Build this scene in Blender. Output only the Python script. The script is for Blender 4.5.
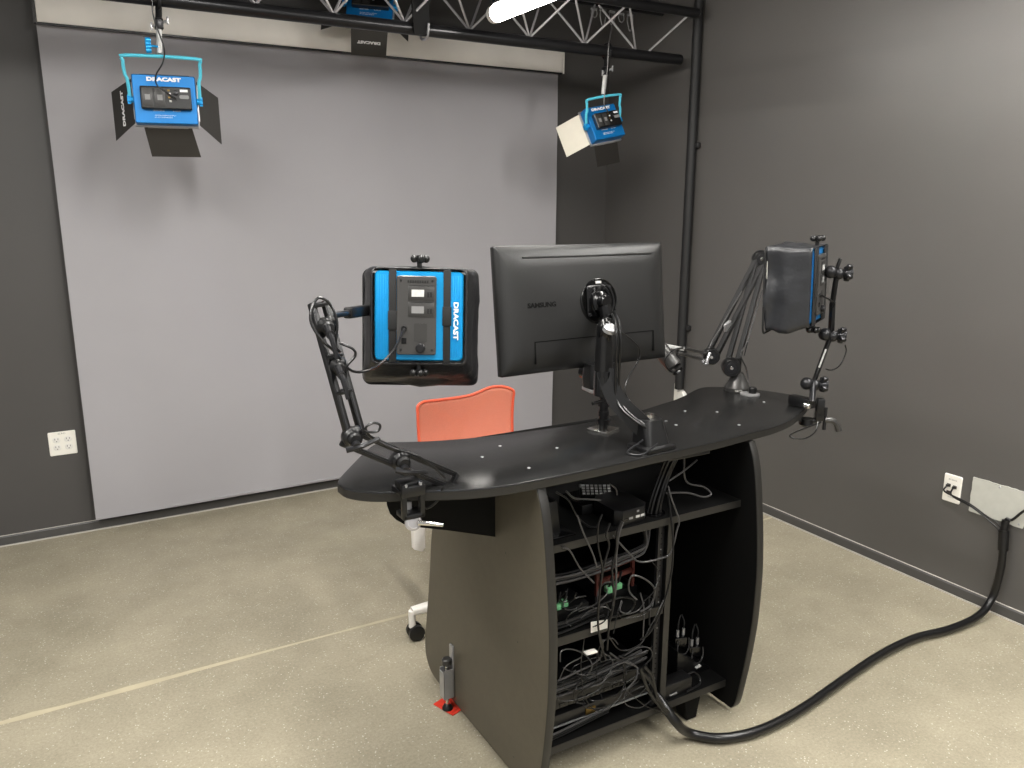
import bpy, bmesh, math, random
from mathutils import Vector, Matrix, noise
SC = bpy.context.scene
COL = SC.collection
for _o in list(bpy.data.objects): bpy.data.objects.remove(_o)
V = Vector
PI = math.pi
rnd = random.Random(7)

# ------------------------------------------------------------------ camera, world, exposure
CAM_H, FPX, YAW, PITCH, ROLL = 1.6, 797.7, 0.52199, 0.22501, 0.0036
def cam_axes():
    cy, sy, cp, sp = math.cos(YAW), math.sin(YAW), math.cos(PITCH), math.sin(PITCH)
    f = V((sy*cp, cy*cp, -sp)); r = V((cy, -sy, 0)); u = r.cross(f)
    cr, sr = math.cos(ROLL), math.sin(ROLL)
    return cr*r + sr*u, -sr*r + cr*u, f
CR, CU, CF = cam_axes()
cd = bpy.data.cameras.new('camera'); cd.sensor_width = 36; cd.lens = 36*FPX/1024; cd.clip_start = .02
cam = bpy.data.objects.new('camera', cd); COL.objects.link(cam)
cam.matrix_world = Matrix(((CR.x, CU.x, -CF.x, 0), (CR.y, CU.y, -CF.y, 0), (CR.z, CU.z, -CF.z, CAM_H), (0, 0, 0, 1)))
SC.camera = cam
def at(px, py, x=None, y=None, z=None):
    """the point of a real plane x=, y= or z= seen at that place of the 1024x768 photograph"""
    d = CR*((px-512)/FPX) + CU*(-(py-384)/FPX) + CF; o = V((0, 0, CAM_H))
    if x is not None: t = (x-o.x)/d.x
    elif y is not None: t = (y-o.y)/d.y
    else: t = (z-o.z)/d.z
    return o + d*t

w = bpy.data.worlds.new('world'); SC.world = w; w.use_nodes = True
bg = w.node_tree.nodes['Background']; bg.inputs[0].default_value = (1.0, .985, .965, 1); bg.inputs[1].default_value = 0.16
SC.view_settings.view_transform = 'Standard'; SC.view_settings.look = 'None'
SC.view_settings.gamma = 1; SC.view_settings.use_curve_mapping = False
SC.view_settings.exposure = 1.68
TUBE_NEAR, TUBE_VISIBLE = 30.0, 12.0     # emission of the fluorescent tubes

# ------------------------------------------------------------------ materials
def s2l(c):
    return tuple((v/255/12.92 if v/255 <= .04045 else ((v/255+.055)/1.055)**2.4) for v in c)
def mat(name, rgb, rough=.5, metal=0., var=.06, scale=30., bump=0., bscale=200., spec=.5, emit=None, alpha=1.):
    m = bpy.data.materials.new(name); m.use_nodes = True
    nt = m.node_tree; b = nt.nodes['Principled BSDF']
    c = s2l(rgb)
    tc = nt.nodes.new('ShaderNodeTexCoord'); nz = nt.nodes.new('ShaderNodeTexNoise')
    nz.inputs['Scale'].default_value = scale; nz.inputs['Detail'].default_value = 4
    nt.links.new(tc.outputs['Object'], nz.inputs['Vector'])
    rp = nt.nodes.new('ShaderNodeValToRGB')
    rp.color_ramp.elements[0].position = .3; rp.color_ramp.elements[1].position = .7
    rp.color_ramp.elements[0].color = (*[v*(1-var) for v in c], 1); rp.color_ramp.elements[1].color = (*[min(1, v*(1+var)) for v in c], 1)
    nt.links.new(nz.outputs['Fac'], rp.inputs['Fac']); nt.links.new(rp.outputs['Color'], b.inputs['Base Color'])
    b.inputs['Roughness'].default_value = rough; b.inputs['Metallic'].default_value = metal
    b.inputs['Specular IOR Level'].default_value = spec; b.inputs['Alpha'].default_value = alpha
    if emit:
        b.inputs['Emission Color'].default_value = (*s2l(emit[0]), 1); b.inputs['Emission Strength'].default_value = emit[1]
    if bump:
        n2 = nt.nodes.new('ShaderNodeTexNoise'); n2.inputs['Scale'].default_value = bscale; n2.inputs['Detail'].default_value = 3
        nt.links.new(tc.outputs['Object'], n2.inputs['Vector'])
        bp = nt.nodes.new('ShaderNodeBump'); bp.inputs['Strength'].default_value = bump; bp.inputs['Distance'].default_value = .01
        nt.links.new(n2.outputs['Fac'], bp.inputs['Height']); nt.links.new(bp.outputs['Normal'], b.inputs['Normal'])
    return m
X = {}
X['wall'] = mat('dark grey wall paint', (88, 86, 84), .38, var=.03, scale=3, bump=.06, bscale=260)
X['wall_back'] = mat('charcoal wall paint', (73, 71, 70), .5, var=.03, scale=3, bump=.06, bscale=260)
X['base'] = mat('dark vinyl baseboard', (76, 75, 74), .45, var=.04)
X['gap'] = mat('pale unpainted strip', (190, 186, 178), .6)
X['ceil'] = mat('dark open ceiling', (38, 38, 40), .8)
X['backdrop'] = mat('grey seamless backdrop', (160, 158, 162), .75, var=.025, scale=2.2, bump=.05, bscale=3)
X['valance'] = mat('off white fabric valance', (232, 227, 220), .8, var=.03, scale=8)
X['steel_dark'] = mat('dark powder coated pipe', (42, 42, 44), .3, metal=.6)
X['pipe_paint'] = mat('matt black painted pipe', (22, 22, 23), .6)
X['steel'] = mat('bare steel', (172, 172, 174), .32, metal=.55)
X['chrome'] = mat('bright chrome', (215, 213, 208), .15, metal=1.)
X['bright'] = mat('bright nickel plating', (222, 222, 220), .3, metal=.35)
X['rod'] = mat('grey steel rod', (180, 178, 180), .3, metal=.5)
X['desk'] = mat('black wood grain laminate', (24, 24, 24), .25, var=.12, scale=14, bump=.015, bscale=120)
X['desk_side'] = mat('black laminate lit brown-grey', (80, 75, 64), .40, var=.06, scale=40, bump=.03, bscale=300)  # brown-grey look of lit black laminate, put into the base colour
X['edge'] = mat('dark edge banding', (33, 32, 30), .4, var=.05)
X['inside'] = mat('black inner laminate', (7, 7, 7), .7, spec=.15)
X['blk'] = mat('black plastic', (13, 13, 14), .36, bump=.02)
X['shell'] = mat('fine textured monitor plastic', (24, 24, 24), .40, bump=.05, bscale=500)
X['cable_mid'] = mat('dark grey cable jacket', (40, 40, 40), .38)
X['blk_gloss'] = mat('glossy black plastic', (8, 8, 9), .2)
X['gun'] = mat('gunmetal aluminium', (44, 44, 46), .3, metal=.6)
X['cable'] = mat('black cable jacket', (13, 13, 14), .3)
X['cable_grey'] = mat('grey cable jacket', (62, 61, 61), .28)
X['fabric'] = mat('black nylon fabric', (26, 26, 28), .42, var=.1, bump=.15, bscale=60)
X['grey_fabric'] = mat('grey creased nylon', (38, 39, 42), .34, var=.1, bump=.5, bscale=16)  # lighter grey nylon for the right softbox
X['strap'] = mat('black webbing strap', (16, 16, 17), .8)
X['blue'] = mat('cyan anodised aluminium', (22, 150, 214), .32, metal=.35, var=.03)
X['blue_deep'] = mat('blue anodised aluminium', (14, 112, 180), .32, metal=.35, var=.03)  # on the right softbox this darker blue is shade put into the colour
X['cyan'] = mat('pale cyan painted tube', (84, 190, 214), .35, var=.03)
X['white'] = mat('white plastic', (226, 224, 218), .4, var=.02)
X['print'] = mat('white print', (225, 225, 225), .6, var=.01)
X['print_grey'] = mat('grey print', (120, 120, 120), .5, var=.01)
X['print_dark'] = mat('dark raised lettering', (18, 18, 18), .4, var=.01)
X['panel_grey'] = mat('grey control panel', (66, 65, 64), .35, metal=.2, var=.04)
X['panel_dark'] = mat('dark battery bay', (48, 47, 46), .4, var=.05)
X['sticker'] = mat('silver sticker', (190, 190, 188), .4, var=.12, scale=120)
X['flap_dark'] = mat('black metal barn door', (46, 44, 42), .5, var=.03)
X['flap_white'] = mat('white metal barn door', (216, 210, 196), .5, var=.02)
X['plate'] = mat('ivory wall plate', (236, 233, 224), .45, var=.02)
X['plate_grey'] = mat('pale grey painted plate', (188, 188, 180), .5, var=.04)
X['slot'] = mat('dark slot', (60, 52, 46), .6)
X['orange'] = None
X['white_frame'] = mat('white chair frame', (232, 228, 222), .35, var=.02)
X['seat'] = mat('orange seat fabric', (196, 84, 52), .8, var=.08, scale=60)
X['frame_orange'] = mat('orange mesh edge frame', (206, 88, 60), .5, var=.06)
X['red'] = mat('red film', (214, 58, 40), .45, var=.1)
X['mic'] = mat('dark grey microphone body', (70, 69, 68), .32, metal=.5)
X['mint'] = mat('mint green plug', (104, 168, 120), .5, var=.1)
X['brown'] = mat('red brown board', (84, 40, 34), .5, var=.15)
X['gold'] = mat('brass socket', (110, 90, 48), .35, metal=.8)
X['label'] = mat('white paper label', (222, 220, 212), .7, var=.05, scale=90)
X['lens'] = mat('black glass', (8, 8, 10), .06)
X['tube'] = mat('fluorescent tube', (255, 252, 246), .5, emit=((255, 250, 242), TUBE_VISIBLE))
X['tube_room'] = mat('fluorescent tube of the room', (255, 252, 246), .5, emit=((255, 252, 246), TUBE_NEAR))

def floor_mat():
    m = bpy.data.materials.new('ground concrete floor'); m.use_nodes = True
    nt = m.node_tree; N = nt.nodes; L = nt.links; b = N['Principled BSDF']
    tc = N.new('ShaderNodeTexCoord')
    def nz(scale, detail=5, rough=.6):
        n = N.new('ShaderNodeTexNoise'); n.inputs['Scale'].default_value = scale; n.inputs['Detail'].default_value = detail
        n.inputs['Roughness'].default_value = rough; L.new(tc.outputs['Object'], n.inputs['Vector']); return n
    def ramp(src, a, b_, ca, cb):
        r = N.new('ShaderNodeValToRGB'); r.color_ramp.elements[0].position = a; r.color_ramp.elements[1].position = b_
        r.color_ramp.elements[0].color = (*ca, 1); r.color_ramp.elements[1].color = (*cb, 1); L.new(src, r.inputs['Fac']); return r
    big = ramp(nz(2.6, 7, .62).outputs['Fac'], .3, .7, s2l((145, 138, 120)), s2l((168, 160, 140)))
    mid = ramp(nz(110, 8, .8).outputs['Fac'], .32, .68, (.72, .715, .705), (1.18, 1.18, 1.18))
    mx = N.new('ShaderNodeMix'); mx.data_type = 'RGBA'; mx.blend_type = 'MULTIPLY'; mx.inputs[0].default_value = 1
    L.new(big.outputs[0], mx.inputs[6]); L.new(mid.outputs[0], mx.inputs[7])
    vo = N.new('ShaderNodeTexVoronoi'); vo.inputs['Scale'].default_value = 75; L.new(tc.outputs['Object'], vo.inputs['Vector'])
    sp = ramp(vo.outputs['Distance'], .12, .20, (1, 1, 1), (0, 0, 0))
    gate = ramp(nz(14, 2).outputs['Fac'], .38, .55, (0, 0, 0), (1, 1, 1))
    mm = N.new('ShaderNodeMath'); mm.operation = 'MULTIPLY'; L.new(sp.outputs[0], mm.inputs[0]); L.new(gate.outputs[0], mm.inputs[1])
    m3 = N.new('ShaderNodeMath'); m3.operation = 'MULTIPLY'; L.new(mm.outputs[0], m3.inputs[0]); m3.inputs[1].default_value = .8
    m2 = N.new('ShaderNodeMix'); m2.data_type = 'RGBA'; L.new(m3.outputs[0], m2.inputs[0]); L.new(mx.outputs[2], m2.inputs[6])
    m2.inputs[7].default_value = (*s2l((216, 210, 196)), 1)
    L.new(m2.outputs[2], b.inputs['Base Color'])
    rr = ramp(nz(9).outputs['Fac'], .3, .7, (.38,)*3, (.58,)*3); L.new(rr.outputs[0], b.inputs['Roughness'])
    b.inputs['Specular IOR Level'].default_value = .35
    return m
X['floor'] = floor_mat()
X['filler'] = mat('pale joint filler', (186, 176, 150), .6, var=.08, scale=12)

def mesh_fabric():
    m = mat('orange woven mesh', (206, 124, 98), .75, var=.12, scale=300)
    nt = m.node_tree; b = nt.nodes['Principled BSDF']
    tc = [n for n in nt.nodes if n.type == 'TEX_COORD'][0]
    ws = []
    for d in ('X', 'Z'):
        wv = nt.nodes.new('ShaderNodeTexWave'); wv.bands_direction = d; wv.inputs['Scale'].default_value = 95
        nt.links.new(tc.outputs['Object'], wv.inputs['Vector']); ws.append(wv)
    mx = nt.nodes.new('ShaderNodeMath'); mx.operation = 'MAXIMUM'
    nt.links.new(ws[0].outputs['Fac'], mx.inputs[0]); nt.links.new(ws[1].outputs['Fac'], mx.inputs[1])
    mr = nt.nodes.new('ShaderNodeMapRange'); mr.inputs[1].default_value = .2; mr.inputs[2].default_value = .7; mr.inputs[3].default_value = .38; mr.inputs[4].default_value = .88
    nt.links.new(mx.outputs[0], mr.inputs[0]); nt.links.new(mr.outputs[0], b.inputs['Alpha'])
    return m
X['orange'] = mesh_fabric()

# ------------------------------------------------------------------ geometry helpers
ROOTM = {}
def root_matrix(o):
    while o is not None and o.parent is not None: o = o.parent
    return ROOTM.get(o.name, Matrix()) if o is not None else Matrix()
def frame(z, up=V((0, 0, 1))):
    z = z.normalized()
    if abs(z.dot(up)) > .98: up = V((0, 1, 0)) if abs(z.y) < .9 else V((1, 0, 0))
    x = up.cross(z).normalized(); y = z.cross(x)
    return Matrix((x, y, z)).transposed()
def catmull(pts, n=6):
    pts = [V(p) for p in pts]
    if len(pts) < 3: return pts
    P = [pts[0]*2-pts[1]] + pts + [pts[-1]*2-pts[-2]]
    out = []
    for i in range(1, len(P)-2):
        a, b, c, d = P[i-1:i+3]
        for k in range(n):
            t = k/n
            out.append(.5*((2*b)+(c-a)*t+(2*a-5*b+4*c-d)*t*t+(3*b-a-3*c+d)*t**3))
    out.append(pts[-1]); return out
class M:
    def __init__(s): s.bm = bmesh.new()
    def _add(s, vs, fs):
        b = [s.bm.verts.new(v) for v in vs]
        for f in fs:
            try: s.bm.faces.new([b[i] for i in f])
            except ValueError: pass
        return b
    def box(s, c, size, rot=None, bev=0., seg=2):
        t = bmesh.new(); bmesh.ops.create_cube(t, size=1)
        for v in t.verts: v.co = V((v.co.x*size[0], v.co.y*size[1], v.co.z*size[2]))
        if bev: bmesh.ops.bevel(t, geom=t.edges[:], offset=bev, segments=seg, profile=.5, affect='EDGES')
        R = rot if rot is not None else Matrix.Identity(3)
        s.take(t, lambda p: R @ p + V(c)); return s
    def take(s, t, f):
        t.verts.index_update()
        vs = [f(v.co) for v in t.verts]; fs = [[v.index for v in fc.verts] for fc in t.faces]; t.free(); s._add(vs, fs)
    def bar(s, a, b, wd, ht, up=V((0, 0, 1)), bev=0.):
        a, b = V(a), V(b); return s.box((a+b)/2, (wd, ht, (b-a).length), frame(b-a, V(up)), bev)
    def cyl(s, a, b, r, r2=None, n=20, cap=True):
        a, b = V(a), V(b); r2 = r if r2 is None else r2; F = frame(b-a)
        vs = []; fs = []
        for c, q in ((a, r), (b, r2)):
            vs += [c + F @ V((math.cos(2*PI*k/n)*q, math.sin(2*PI*k/n)*q, 0)) for k in range(n)]
        fs = [[k, (k+1) % n, n+(k+1) % n, n+k] for k in range(n)]
        if cap: fs += [list(range(n))[::-1], list(range(n, 2*n))]
        s._add(vs, fs); return s
    def lathe(s, o, axis, prof, n=24):
        """prof: (radius, height) list along axis from o"""
        o = V(o); F = frame(V(axis)); vs = []; fs = []
        for r, h in prof: vs += [o + F @ V((math.cos(2*PI*k/n)*max(r, 1e-5), math.sin(2*PI*k/n)*max(r, 1e-5), h)) for k in range(n)]
        for i in range(len(prof)-1):
            fs += [[i*n+k, i*n+(k+1) % n, (i+1)*n+(k+1) % n, (i+1)*n+k] for k in range(n)]
        fs += [list(range(n))[::-1], list(range((len(prof)-1)*n, len(prof)*n))]
        s._add(vs, fs); return s
    def ball(s, c, r, sc=(1, 1, 1), rot=None):
        t = bmesh.new(); bmesh.ops.create_uvsphere(t, u_segments=16, v_segments=10, radius=r)
        R = rot if rot is not None else Matrix.Identity(3)
        s.take(t, lambda p: R @ V((p.x*sc[0], p.y*sc[1], p.z*sc[2])) + V(c)); return s
    def tube(s, pts, r, n=8, smooth=6, closed=False):
        P = catmull(pts, smooth) if smooth else [V(p) for p in pts]
        P = [p for i, p in enumerate(P) if i == 0 or (p-P[i-1]).length > 1e-6]
        T = [((P[min(i+1, len(P)-1)]-P[max(i-1, 0)])).normalized() for i in range(len(P))]
        x = frame(T[0]).col[0].copy(); vs = []
        for i, p in enumerate(P):
            x = (x - T[i]*x.dot(T[i])).normalized(); y = T[i].cross(x)
            rr = r(i/(len(P)-1)) if callable(r) else r
            vs += [p + x*math.cos(2*PI*k/n)*rr + y*math.sin(2*PI*k/n)*rr for k in range(n)]
        fs = [[i*n+k, i*n+(k+1) % n, (i+1)*n+(k+1) % n, (i+1)*n+k] for i in range(len(P)-1) for k in range(n)]
        fs += [list(range(n))[::-1], list(range((len(P)-1)*n, len(P)*n))]
        s._add(vs, fs); return s
    def prism(s, poly, ext, bev=0., seg=2):
        """poly: list of 3-D points of a planar outline; ext: extrusion vector"""
        t = bmesh.new(); vs = [t.verts.new(V(p)) for p in poly]; f = t.faces.new(vs)
        r = bmesh.ops.extrude_face_region(t, geom=[f]); nv = [g for g in r['geom'] if isinstance(g, bmesh.types.BMVert)]
        for v in nv: v.co += V(ext)
        bmesh.ops.recalc_face_normals(t, faces=t.faces[:])
        if bev:
            es = [e for e in t.edges if len(e.link_faces) == 2 and abs(e.link_faces[0].normal.dot(e.link_faces[1].normal)) < .3]
            bmesh.ops.bevel(t, geom=es, offset=bev, segments=seg, profile=.5, affect='EDGES')
        s.take(t, lambda p: p.copy()); return s
    def loft(s, secs, F=lambda p: p, cap=True):
        """secs: (w, h, corner, z, cx, cy) rounded rectangles stacked along z"""
        n = 0; vs = []; fs = []
        for q in secs:
            w_, h_, r, z = q[:4]; cx, cy = (q[4], q[5]) if len(q) > 4 else (0, 0)
            ring = rrect(w_, h_, r); n = len(ring)
            vs += [F(V((p[0]+cx, p[1]+cy, z))) for p in ring]
        for i in range(len(secs)-1): fs += [[i*n+k, i*n+(k+1) % n, (i+1)*n+(k+1) % n, (i+1)*n+k] for k in range(n)]
        if cap: fs += [list(range(n))[::-1], list(range((len(secs)-1)*n, len(secs)*n))]
        s._add(vs, fs); return s
    def build(s, name, m, parent=None, world=True, smooth=35, kind=None, label=None):
        if parent is not None and world:
            I = root_matrix(parent).inverted()
            for v in s.bm.verts: v.co = I @ v.co
        bmesh.ops.recalc_face_normals(s.bm, faces=s.bm.faces[:])
        me = bpy.data.meshes.new(name); s.bm.to_mesh(me); s.bm.free()
        me.materials.append(X[m] if isinstance(m, str) else m)
        if smooth:
            for p in me.polygons: p.use_smooth = True
            me.set_sharp_from_angle(angle=math.radians(smooth))
        o = bpy.data.objects.new(name, me); COL.objects.link(o)
        if parent is not None: o.parent = parent
        if kind: o['kind'] = kind
        if label: o['label'] = label
        return o
def rrect(w_, h_, r, k=5, e=8):
    r = min(r, w_/2-1e-5, h_/2-1e-5); pts = []
    C = [(w_/2-r, h_/2-r, 0), (-w_/2+r, h_/2-r, 90), (-w_/2+r, -h_/2+r, 180), (w_/2-r, -h_/2+r, 270)]
    for i, (cx, cy, a) in enumerate(C):
        arc = [(cx+r*math.cos(math.radians(a+90*j/k)), cy+r*math.sin(math.radians(a+90*j/k))) for j in range(k+1)]
        pts += arc
        nx = C[(i+1) % 4]; a2 = math.radians(nx[2])
        q = (nx[0]+r*math.cos(a2), nx[1]+r*math.sin(a2))
        for j in range(1, e): pts.append((arc[-1][0]+(q[0]-arc[-1][0])*j/e, arc[-1][1]+(q[1]-arc[-1][1])*j/e))
    return pts
def tag(o, label, cat, group=None):
    o['label'] = label; o['category'] = cat
    if group: o['group'] = group
    return o
def thing(name, label, cat, loc=(0, 0, 0), R=None, group=None):
    o = bpy.data.objects.new(name, None); COL.objects.link(o); o.empty_display_size = .05
    Mx = Matrix.Translation(V(loc)) @ (R.to_4x4() if R is not None else Matrix())
    o.matrix_basis = Mx; ROOTM[o.name] = Mx
    return tag(o, label, cat, group)
def pose(yaw, tilt, roll):
    """columns: right, up, outward back normal (towards -y when yaw is 0)"""
    rx = V((math.cos(yaw), math.sin(yaw), 0)); n = V((math.sin(yaw), -math.cos(yaw), 0)); up = V((0, 0, 1))
    u2 = up*math.cos(tilt)+n*math.sin(tilt); r3 = rx*math.cos(roll)+u2*math.sin(roll); u3 = -rx*math.sin(roll)+u2*math.cos(roll)
    return Matrix((r3, u3, r3.cross(u3))).transposed()
def text(s, size, m, parent, mtx, name='lettering', xs=1., extrude=.0004, bold=0., align='CENTER'):
    c = bpy.data.curves.new(name, 'FONT'); c.body = s; c.size = size; c.extrude = extrude; c.align_x = align; c.align_y = 'CENTER'; c.offset = bold; c.resolution_u = 3
    t = bpy.data.objects.new(name, c); COL.objects.link(t)
    dg = bpy.context.evaluated_depsgraph_get(); me = bpy.data.meshes.new_from_object(t.evaluated_get(dg))
    bpy.data.objects.remove(t)
    me.name = name
    for v in me.vertices: v.co = mtx @ V((v.co.x*xs, v.co.y, v.co.z))
    me.materials.clear(); me.materials.append(X[m])
    o = bpy.data.objects.new(name, me); COL.objects.link(o); o.parent = parent
    return o
def T(x, y, z, R=None): return Matrix.Translation(V((x, y, z))) @ (R.to_4x4() if R is not None else Matrix())
RX = lambda d: Matrix.Rotation(math.radians(d), 3, 'X')
RY = lambda d: Matrix.Rotation(math.radians(d), 3, 'Y')
RZ = lambda d: Matrix.Rotation(math.radians(d), 3, 'Z')

# ------------------------------------------------------------------ room shell
YB, XR, ZC = 4.245, 3.13, 3.15
M().box((.2, 1.2, -.05), (6.4, 6.6, .1)).build('floor', 'floor', kind='structure', smooth=0)
M().box((.2, YB+.05, ZC/2), (6.4, .1, ZC)).build('wall_back', 'wall_back', kind='structure', smooth=0)
M().box((XR+.05, 1.2, ZC/2), (.1, 6.6, ZC)).build('wall_right', 'wall', kind='structure', smooth=0)
M().box((.2, 1.2, ZC+.05), (6.4, 6.6, .1)).build('ceiling', 'ceil', kind='structure', smooth=0)
def baseboard(side, a, b, n):
    a, b, n = V(a), V(b), V(n)
    o = M().prism([a+n*.001+V((0, 0, .007)), a+n*.010+V((0, 0, .007)), a+n*.010+V((0, 0, .044)), a+n*.005+V((0, 0, .050)), a+n*.001+V((0, 0, .050))], b-a).build('baseboard_'+side, 'base', kind='structure')
    M().prism([a+n*.0005+V((0, 0, .0)), a+n*.013+V((0, 0, .0)), a+n*.013+V((0, 0, .006)), a+n*.0005+V((0, 0, .006))], b-a).build('sealant_strip', 'gap', o, label='pale sealant strip along the floor')
    M().prism([a+n*.0005+V((0, 0, .0505)), a+n*.006+V((0, 0, .0505)), a+n*.006+V((0, 0, .0525)), a+n*.0005+V((0, 0, .0525))], b-a).build('cap_strip', 'gap', o)
baseboard('back', (-3, YB, 0), (XR-.016, YB, 0), (0, -1, 0))
baseboard('right', (XR, -2.1, 0), (XR, YB-.002, 0), (-1, 0, 0))
# filled saw joint in the slab
def joint():
    m = M(); pts_a = []; pts_b = []
    n = 90
    for i in range(n+1):
        x = -2.98 + i*(3.115+2.98)/n
        wv = .010 + .006*noise.noise(V((x*2.1, 0, 0)))
        if -.35 < x < .22: wv += .016*max(0, noise.noise(V((x*7, 3, 0)))+.35)
        y = 2.70 + .012*noise.noise(V((x*.9, 7, 1)))
        pts_a.append(V((x, y-max(.004, wv*.6), .0012))); pts_b.append(V((x, y+max(.004, wv), .0012)))
    vs = pts_a+pts_b; m._add(vs, [[i, i+1, n+2+i, n+1+i] for i in range(n)])
    m.build('trim_1', 'filler', kind='structure')
joint()

# room lights (pendant fluorescent tubes along the room)
def tube_light(x, y0, y1, z, m, label, r=.036):
    t = thing('tube_light', label, 'ceiling light', (x, (y0+y1)/2, z), group=None)
    M().cyl((x, y0+.03, z), (x, y1-.03, z), r, n=16).build('diffuser', m, t)
    M().box((x, (y0+y1)/2, z+r+.012), (.05, y1-y0-.05, .03), bev=.004).build('housing', 'blk', t)
    for yy in (y0+.015, y1-.015): M().cyl((x, yy-.015, z), (x, yy+.015, z), r+.002, n=16).build('end_cap', 'white', t)
    for yy in (y0+.3, y1-.3): M().cyl((x, yy, z+r+.02), (x, yy, ZC), .003, n=6).build('suspension_wire', 'steel', t)
    return t
tube_light(1.81, 1.6, 3.32, 2.40, 'tube', 'glowing fluorescent tube hanging in front of the overhead truss')
def strip_light(x, y0, y1, z, label):
    """pendant strip with an opaque housing and a flat lens that shines downwards"""
    t = thing('strip_light', label, 'ceiling light', (x, (y0+y1)/2, z))
    M().box((x, (y0+y1)/2, z+.03), (.13, y1-y0, .056), bev=.006).build('housing', 'blk', t)
    M().box((x, (y0+y1)/2, z), (.115, y1-y0-.03, .006)).build('lens', 'tube_room', t)
    for yy in (y0+.3, y1-.3): M().cyl((x, yy, z+.058), (x, yy, ZC), .003, n=6).build('suspension_wire', 'steel', t)
for x, y0, y1, z, nm in [(-.55, .5, 2.5, 2.62, 'pendant strip light left of the viewpoint, out over the floor'), (1.1, -1.8, .1, 2.62, 'pendant strip light behind the viewpoint'), (2.6, -.8, 1.6, 2.62, 'pendant strip light close to the right wall'),
                         (.75, .7, 2.4, 2.62, 'pendant strip light above the left end of the desk')]:
    strip_light(x, y0, y1, z, nm)

# ------------------------------------------------------------------ backdrop, valance, conduit
bd = thing('backdrop', 'large grey seamless backdrop hanging in front of the back wall', 'backdrop', (1.38, 4.18, .075))
nx, nz_ = 60, 50; m = M(); vs = []
for j in range(nz_+1):
    for i in range(nx+1):
        x = .060 + 2.646*i/nx; z = .073 + (2.36-.073)*j/nz_
        y = 4.18 + .010*noise.noise(V((x*1.3, z*.8, 2))) + .004*noise.noise(V((x*4, z*2.5, 5)))
        vs.append(V((x, y, z)))
m._add(vs, [[j*(nx+1)+i, j*(nx+1)+i+1, (j+1)*(nx+1)+i+1, (j+1)*(nx+1)+i] for j in range(nz_) for i in range(nx)])
sh = m.build('sheet', 'backdrop', bd, smooth=80)
sd = sh.modifiers.new('thickness', 'SOLIDIFY'); sd.thickness = .0025
es_ = sh.modifiers.new('crisp edge', 'EDGE_SPLIT'); es_.split_angle = math.radians(40)
M().cyl((.065, 4.186, .082), (2.70, 4.186, .082), .008).build('hem_bar', 'backdrop', bd)
va = thing('valance', 'off white valance strip across the top of the grey backdrop', 'valance', (1.39, 4.15, 2.33))
M().box((1.389, 4.15, 2.395), (2.652, .022, .125), bev=.004).build('front_panel', 'valance', va)
M().box((1.389, 4.152, 2.3285), (2.652, .024, .007)).build('shadow_line', 'blk', va)  # black strip drawn in for the shadow line under the valance
M().box((.056, 4.156, 2.395), (.010, .034, .135)).build('end_bracket', 'mic', va)
M().box((2.722, 4.156, 2.395), (.008, .034, .135)).build('end_bracket', 'valance', va)
cx0 = thing('wall_conduit', 'black vertical conduit pipe fixed to the right wall', 'conduit', (3.10, 3.435, .52))
M().cyl((3.098, 3.435, .54), (3.098, 3.435, ZC), .026, n=20).build('pipe', 'pipe_paint', cx0)
for z in (.9, 1.9, 2.7): M().box((3.115, 3.435, z), (.028, .085, .03), bev=.006).build('pipe_clamp', 'pipe_paint', cx0)

# ------------------------------------------------------------------ outlets and plates
def plate_frame(p, n):      # columns right, up, out of the wall
    n = V(n); u = V((0, 0, 1)); r = u.cross(n)
    return Matrix((r, u, n)).transposed()
def receptacle(parent, cx, cy):
    o = M().loft([(.033, .028, .012, .004, cx, cy), (.033, .028, .012, .0062, cx, cy), (.031, .026, .011, .0068, cx, cy)]).build('socket', 'white', parent, world=False)
    for dx in (-.0065, .0065): M().box((cx+dx, cy+.004, .0069), (.0022, .008, .0008)).build('slot', 'slot', o, world=False)
    M().cyl((cx, cy-.007, .0064), (cx, cy-.007, .0073), .0024, n=10).build('slot', 'slot', o, world=False)
q = thing('quad_outlet', 'ivory four socket outlet on the back wall left of the backdrop', 'outlet', at(62.7, 443, y=YB-.001), plate_frame(0, (0, -1, 0)))
M().loft([(.116, .116, .006, 0), (.116, .116, .006, .003), (.111, .111, .006, .0055)]).build('wall_plate', 'plate', q, world=False)
for a in (-.024, .024):
    for b in (-.019, .019): receptacle(q, a, b)
text('2C 8-21', .010, 'print_grey', q, T(0, .048, .0058))
q = thing('wall_outlet', 'white outlet plate low on the right wall behind the desk, below the conduit', 'outlet', (XR-.001, 3.47, .50), plate_frame(0, (-1, 0, 0)))
M().loft([(.075, .118, .006, 0), (.075, .118, .006, .003), (.070, .113, .006, .0055)]).build('wall_plate', 'plate', q, world=False)
for b in (-.02, .022): receptacle(q, 0, b)
q = thing('power_adapter', 'round white plug adapter pushed into the outlet behind the desk', 'adapter', (XR-.0085, 3.42, .498), plate_frame(0, (-1, 0, 0)))
M().lathe((0, 0, 0), (0, 0, 1), [(.030, 0), (.034, .004), (.034, .022), (.028, .028)]).build('body', 'white', q, world=False)
M().tube([(0, -.03, .012), (.0, -.07, .02), (.02, -.16, .012), (.02, -.30, .006)], .0035).build('cord', 'cable', q, world=False)
q = thing('data_outlet', 'small ivory data plate on the right wall with two dark leads plugged in', 'outlet', at(952.5, 488.5, x=XR-.001), plate_frame(0, (-1, 0, 0)))
M().loft([(.074, .117, .005, 0), (.074, .117, .005, .003), (.069, .112, .005, .0055)]).build('wall_plate', 'plate', q, world=False)
for k, (a, b) in enumerate(((-.014, .012), (.012, .010), (-.012, -.018))):
    M().box((a, b, .0062), (.016, .013, .002), bev=.0006).build('jack', 'slot', q, world=False)
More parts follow.
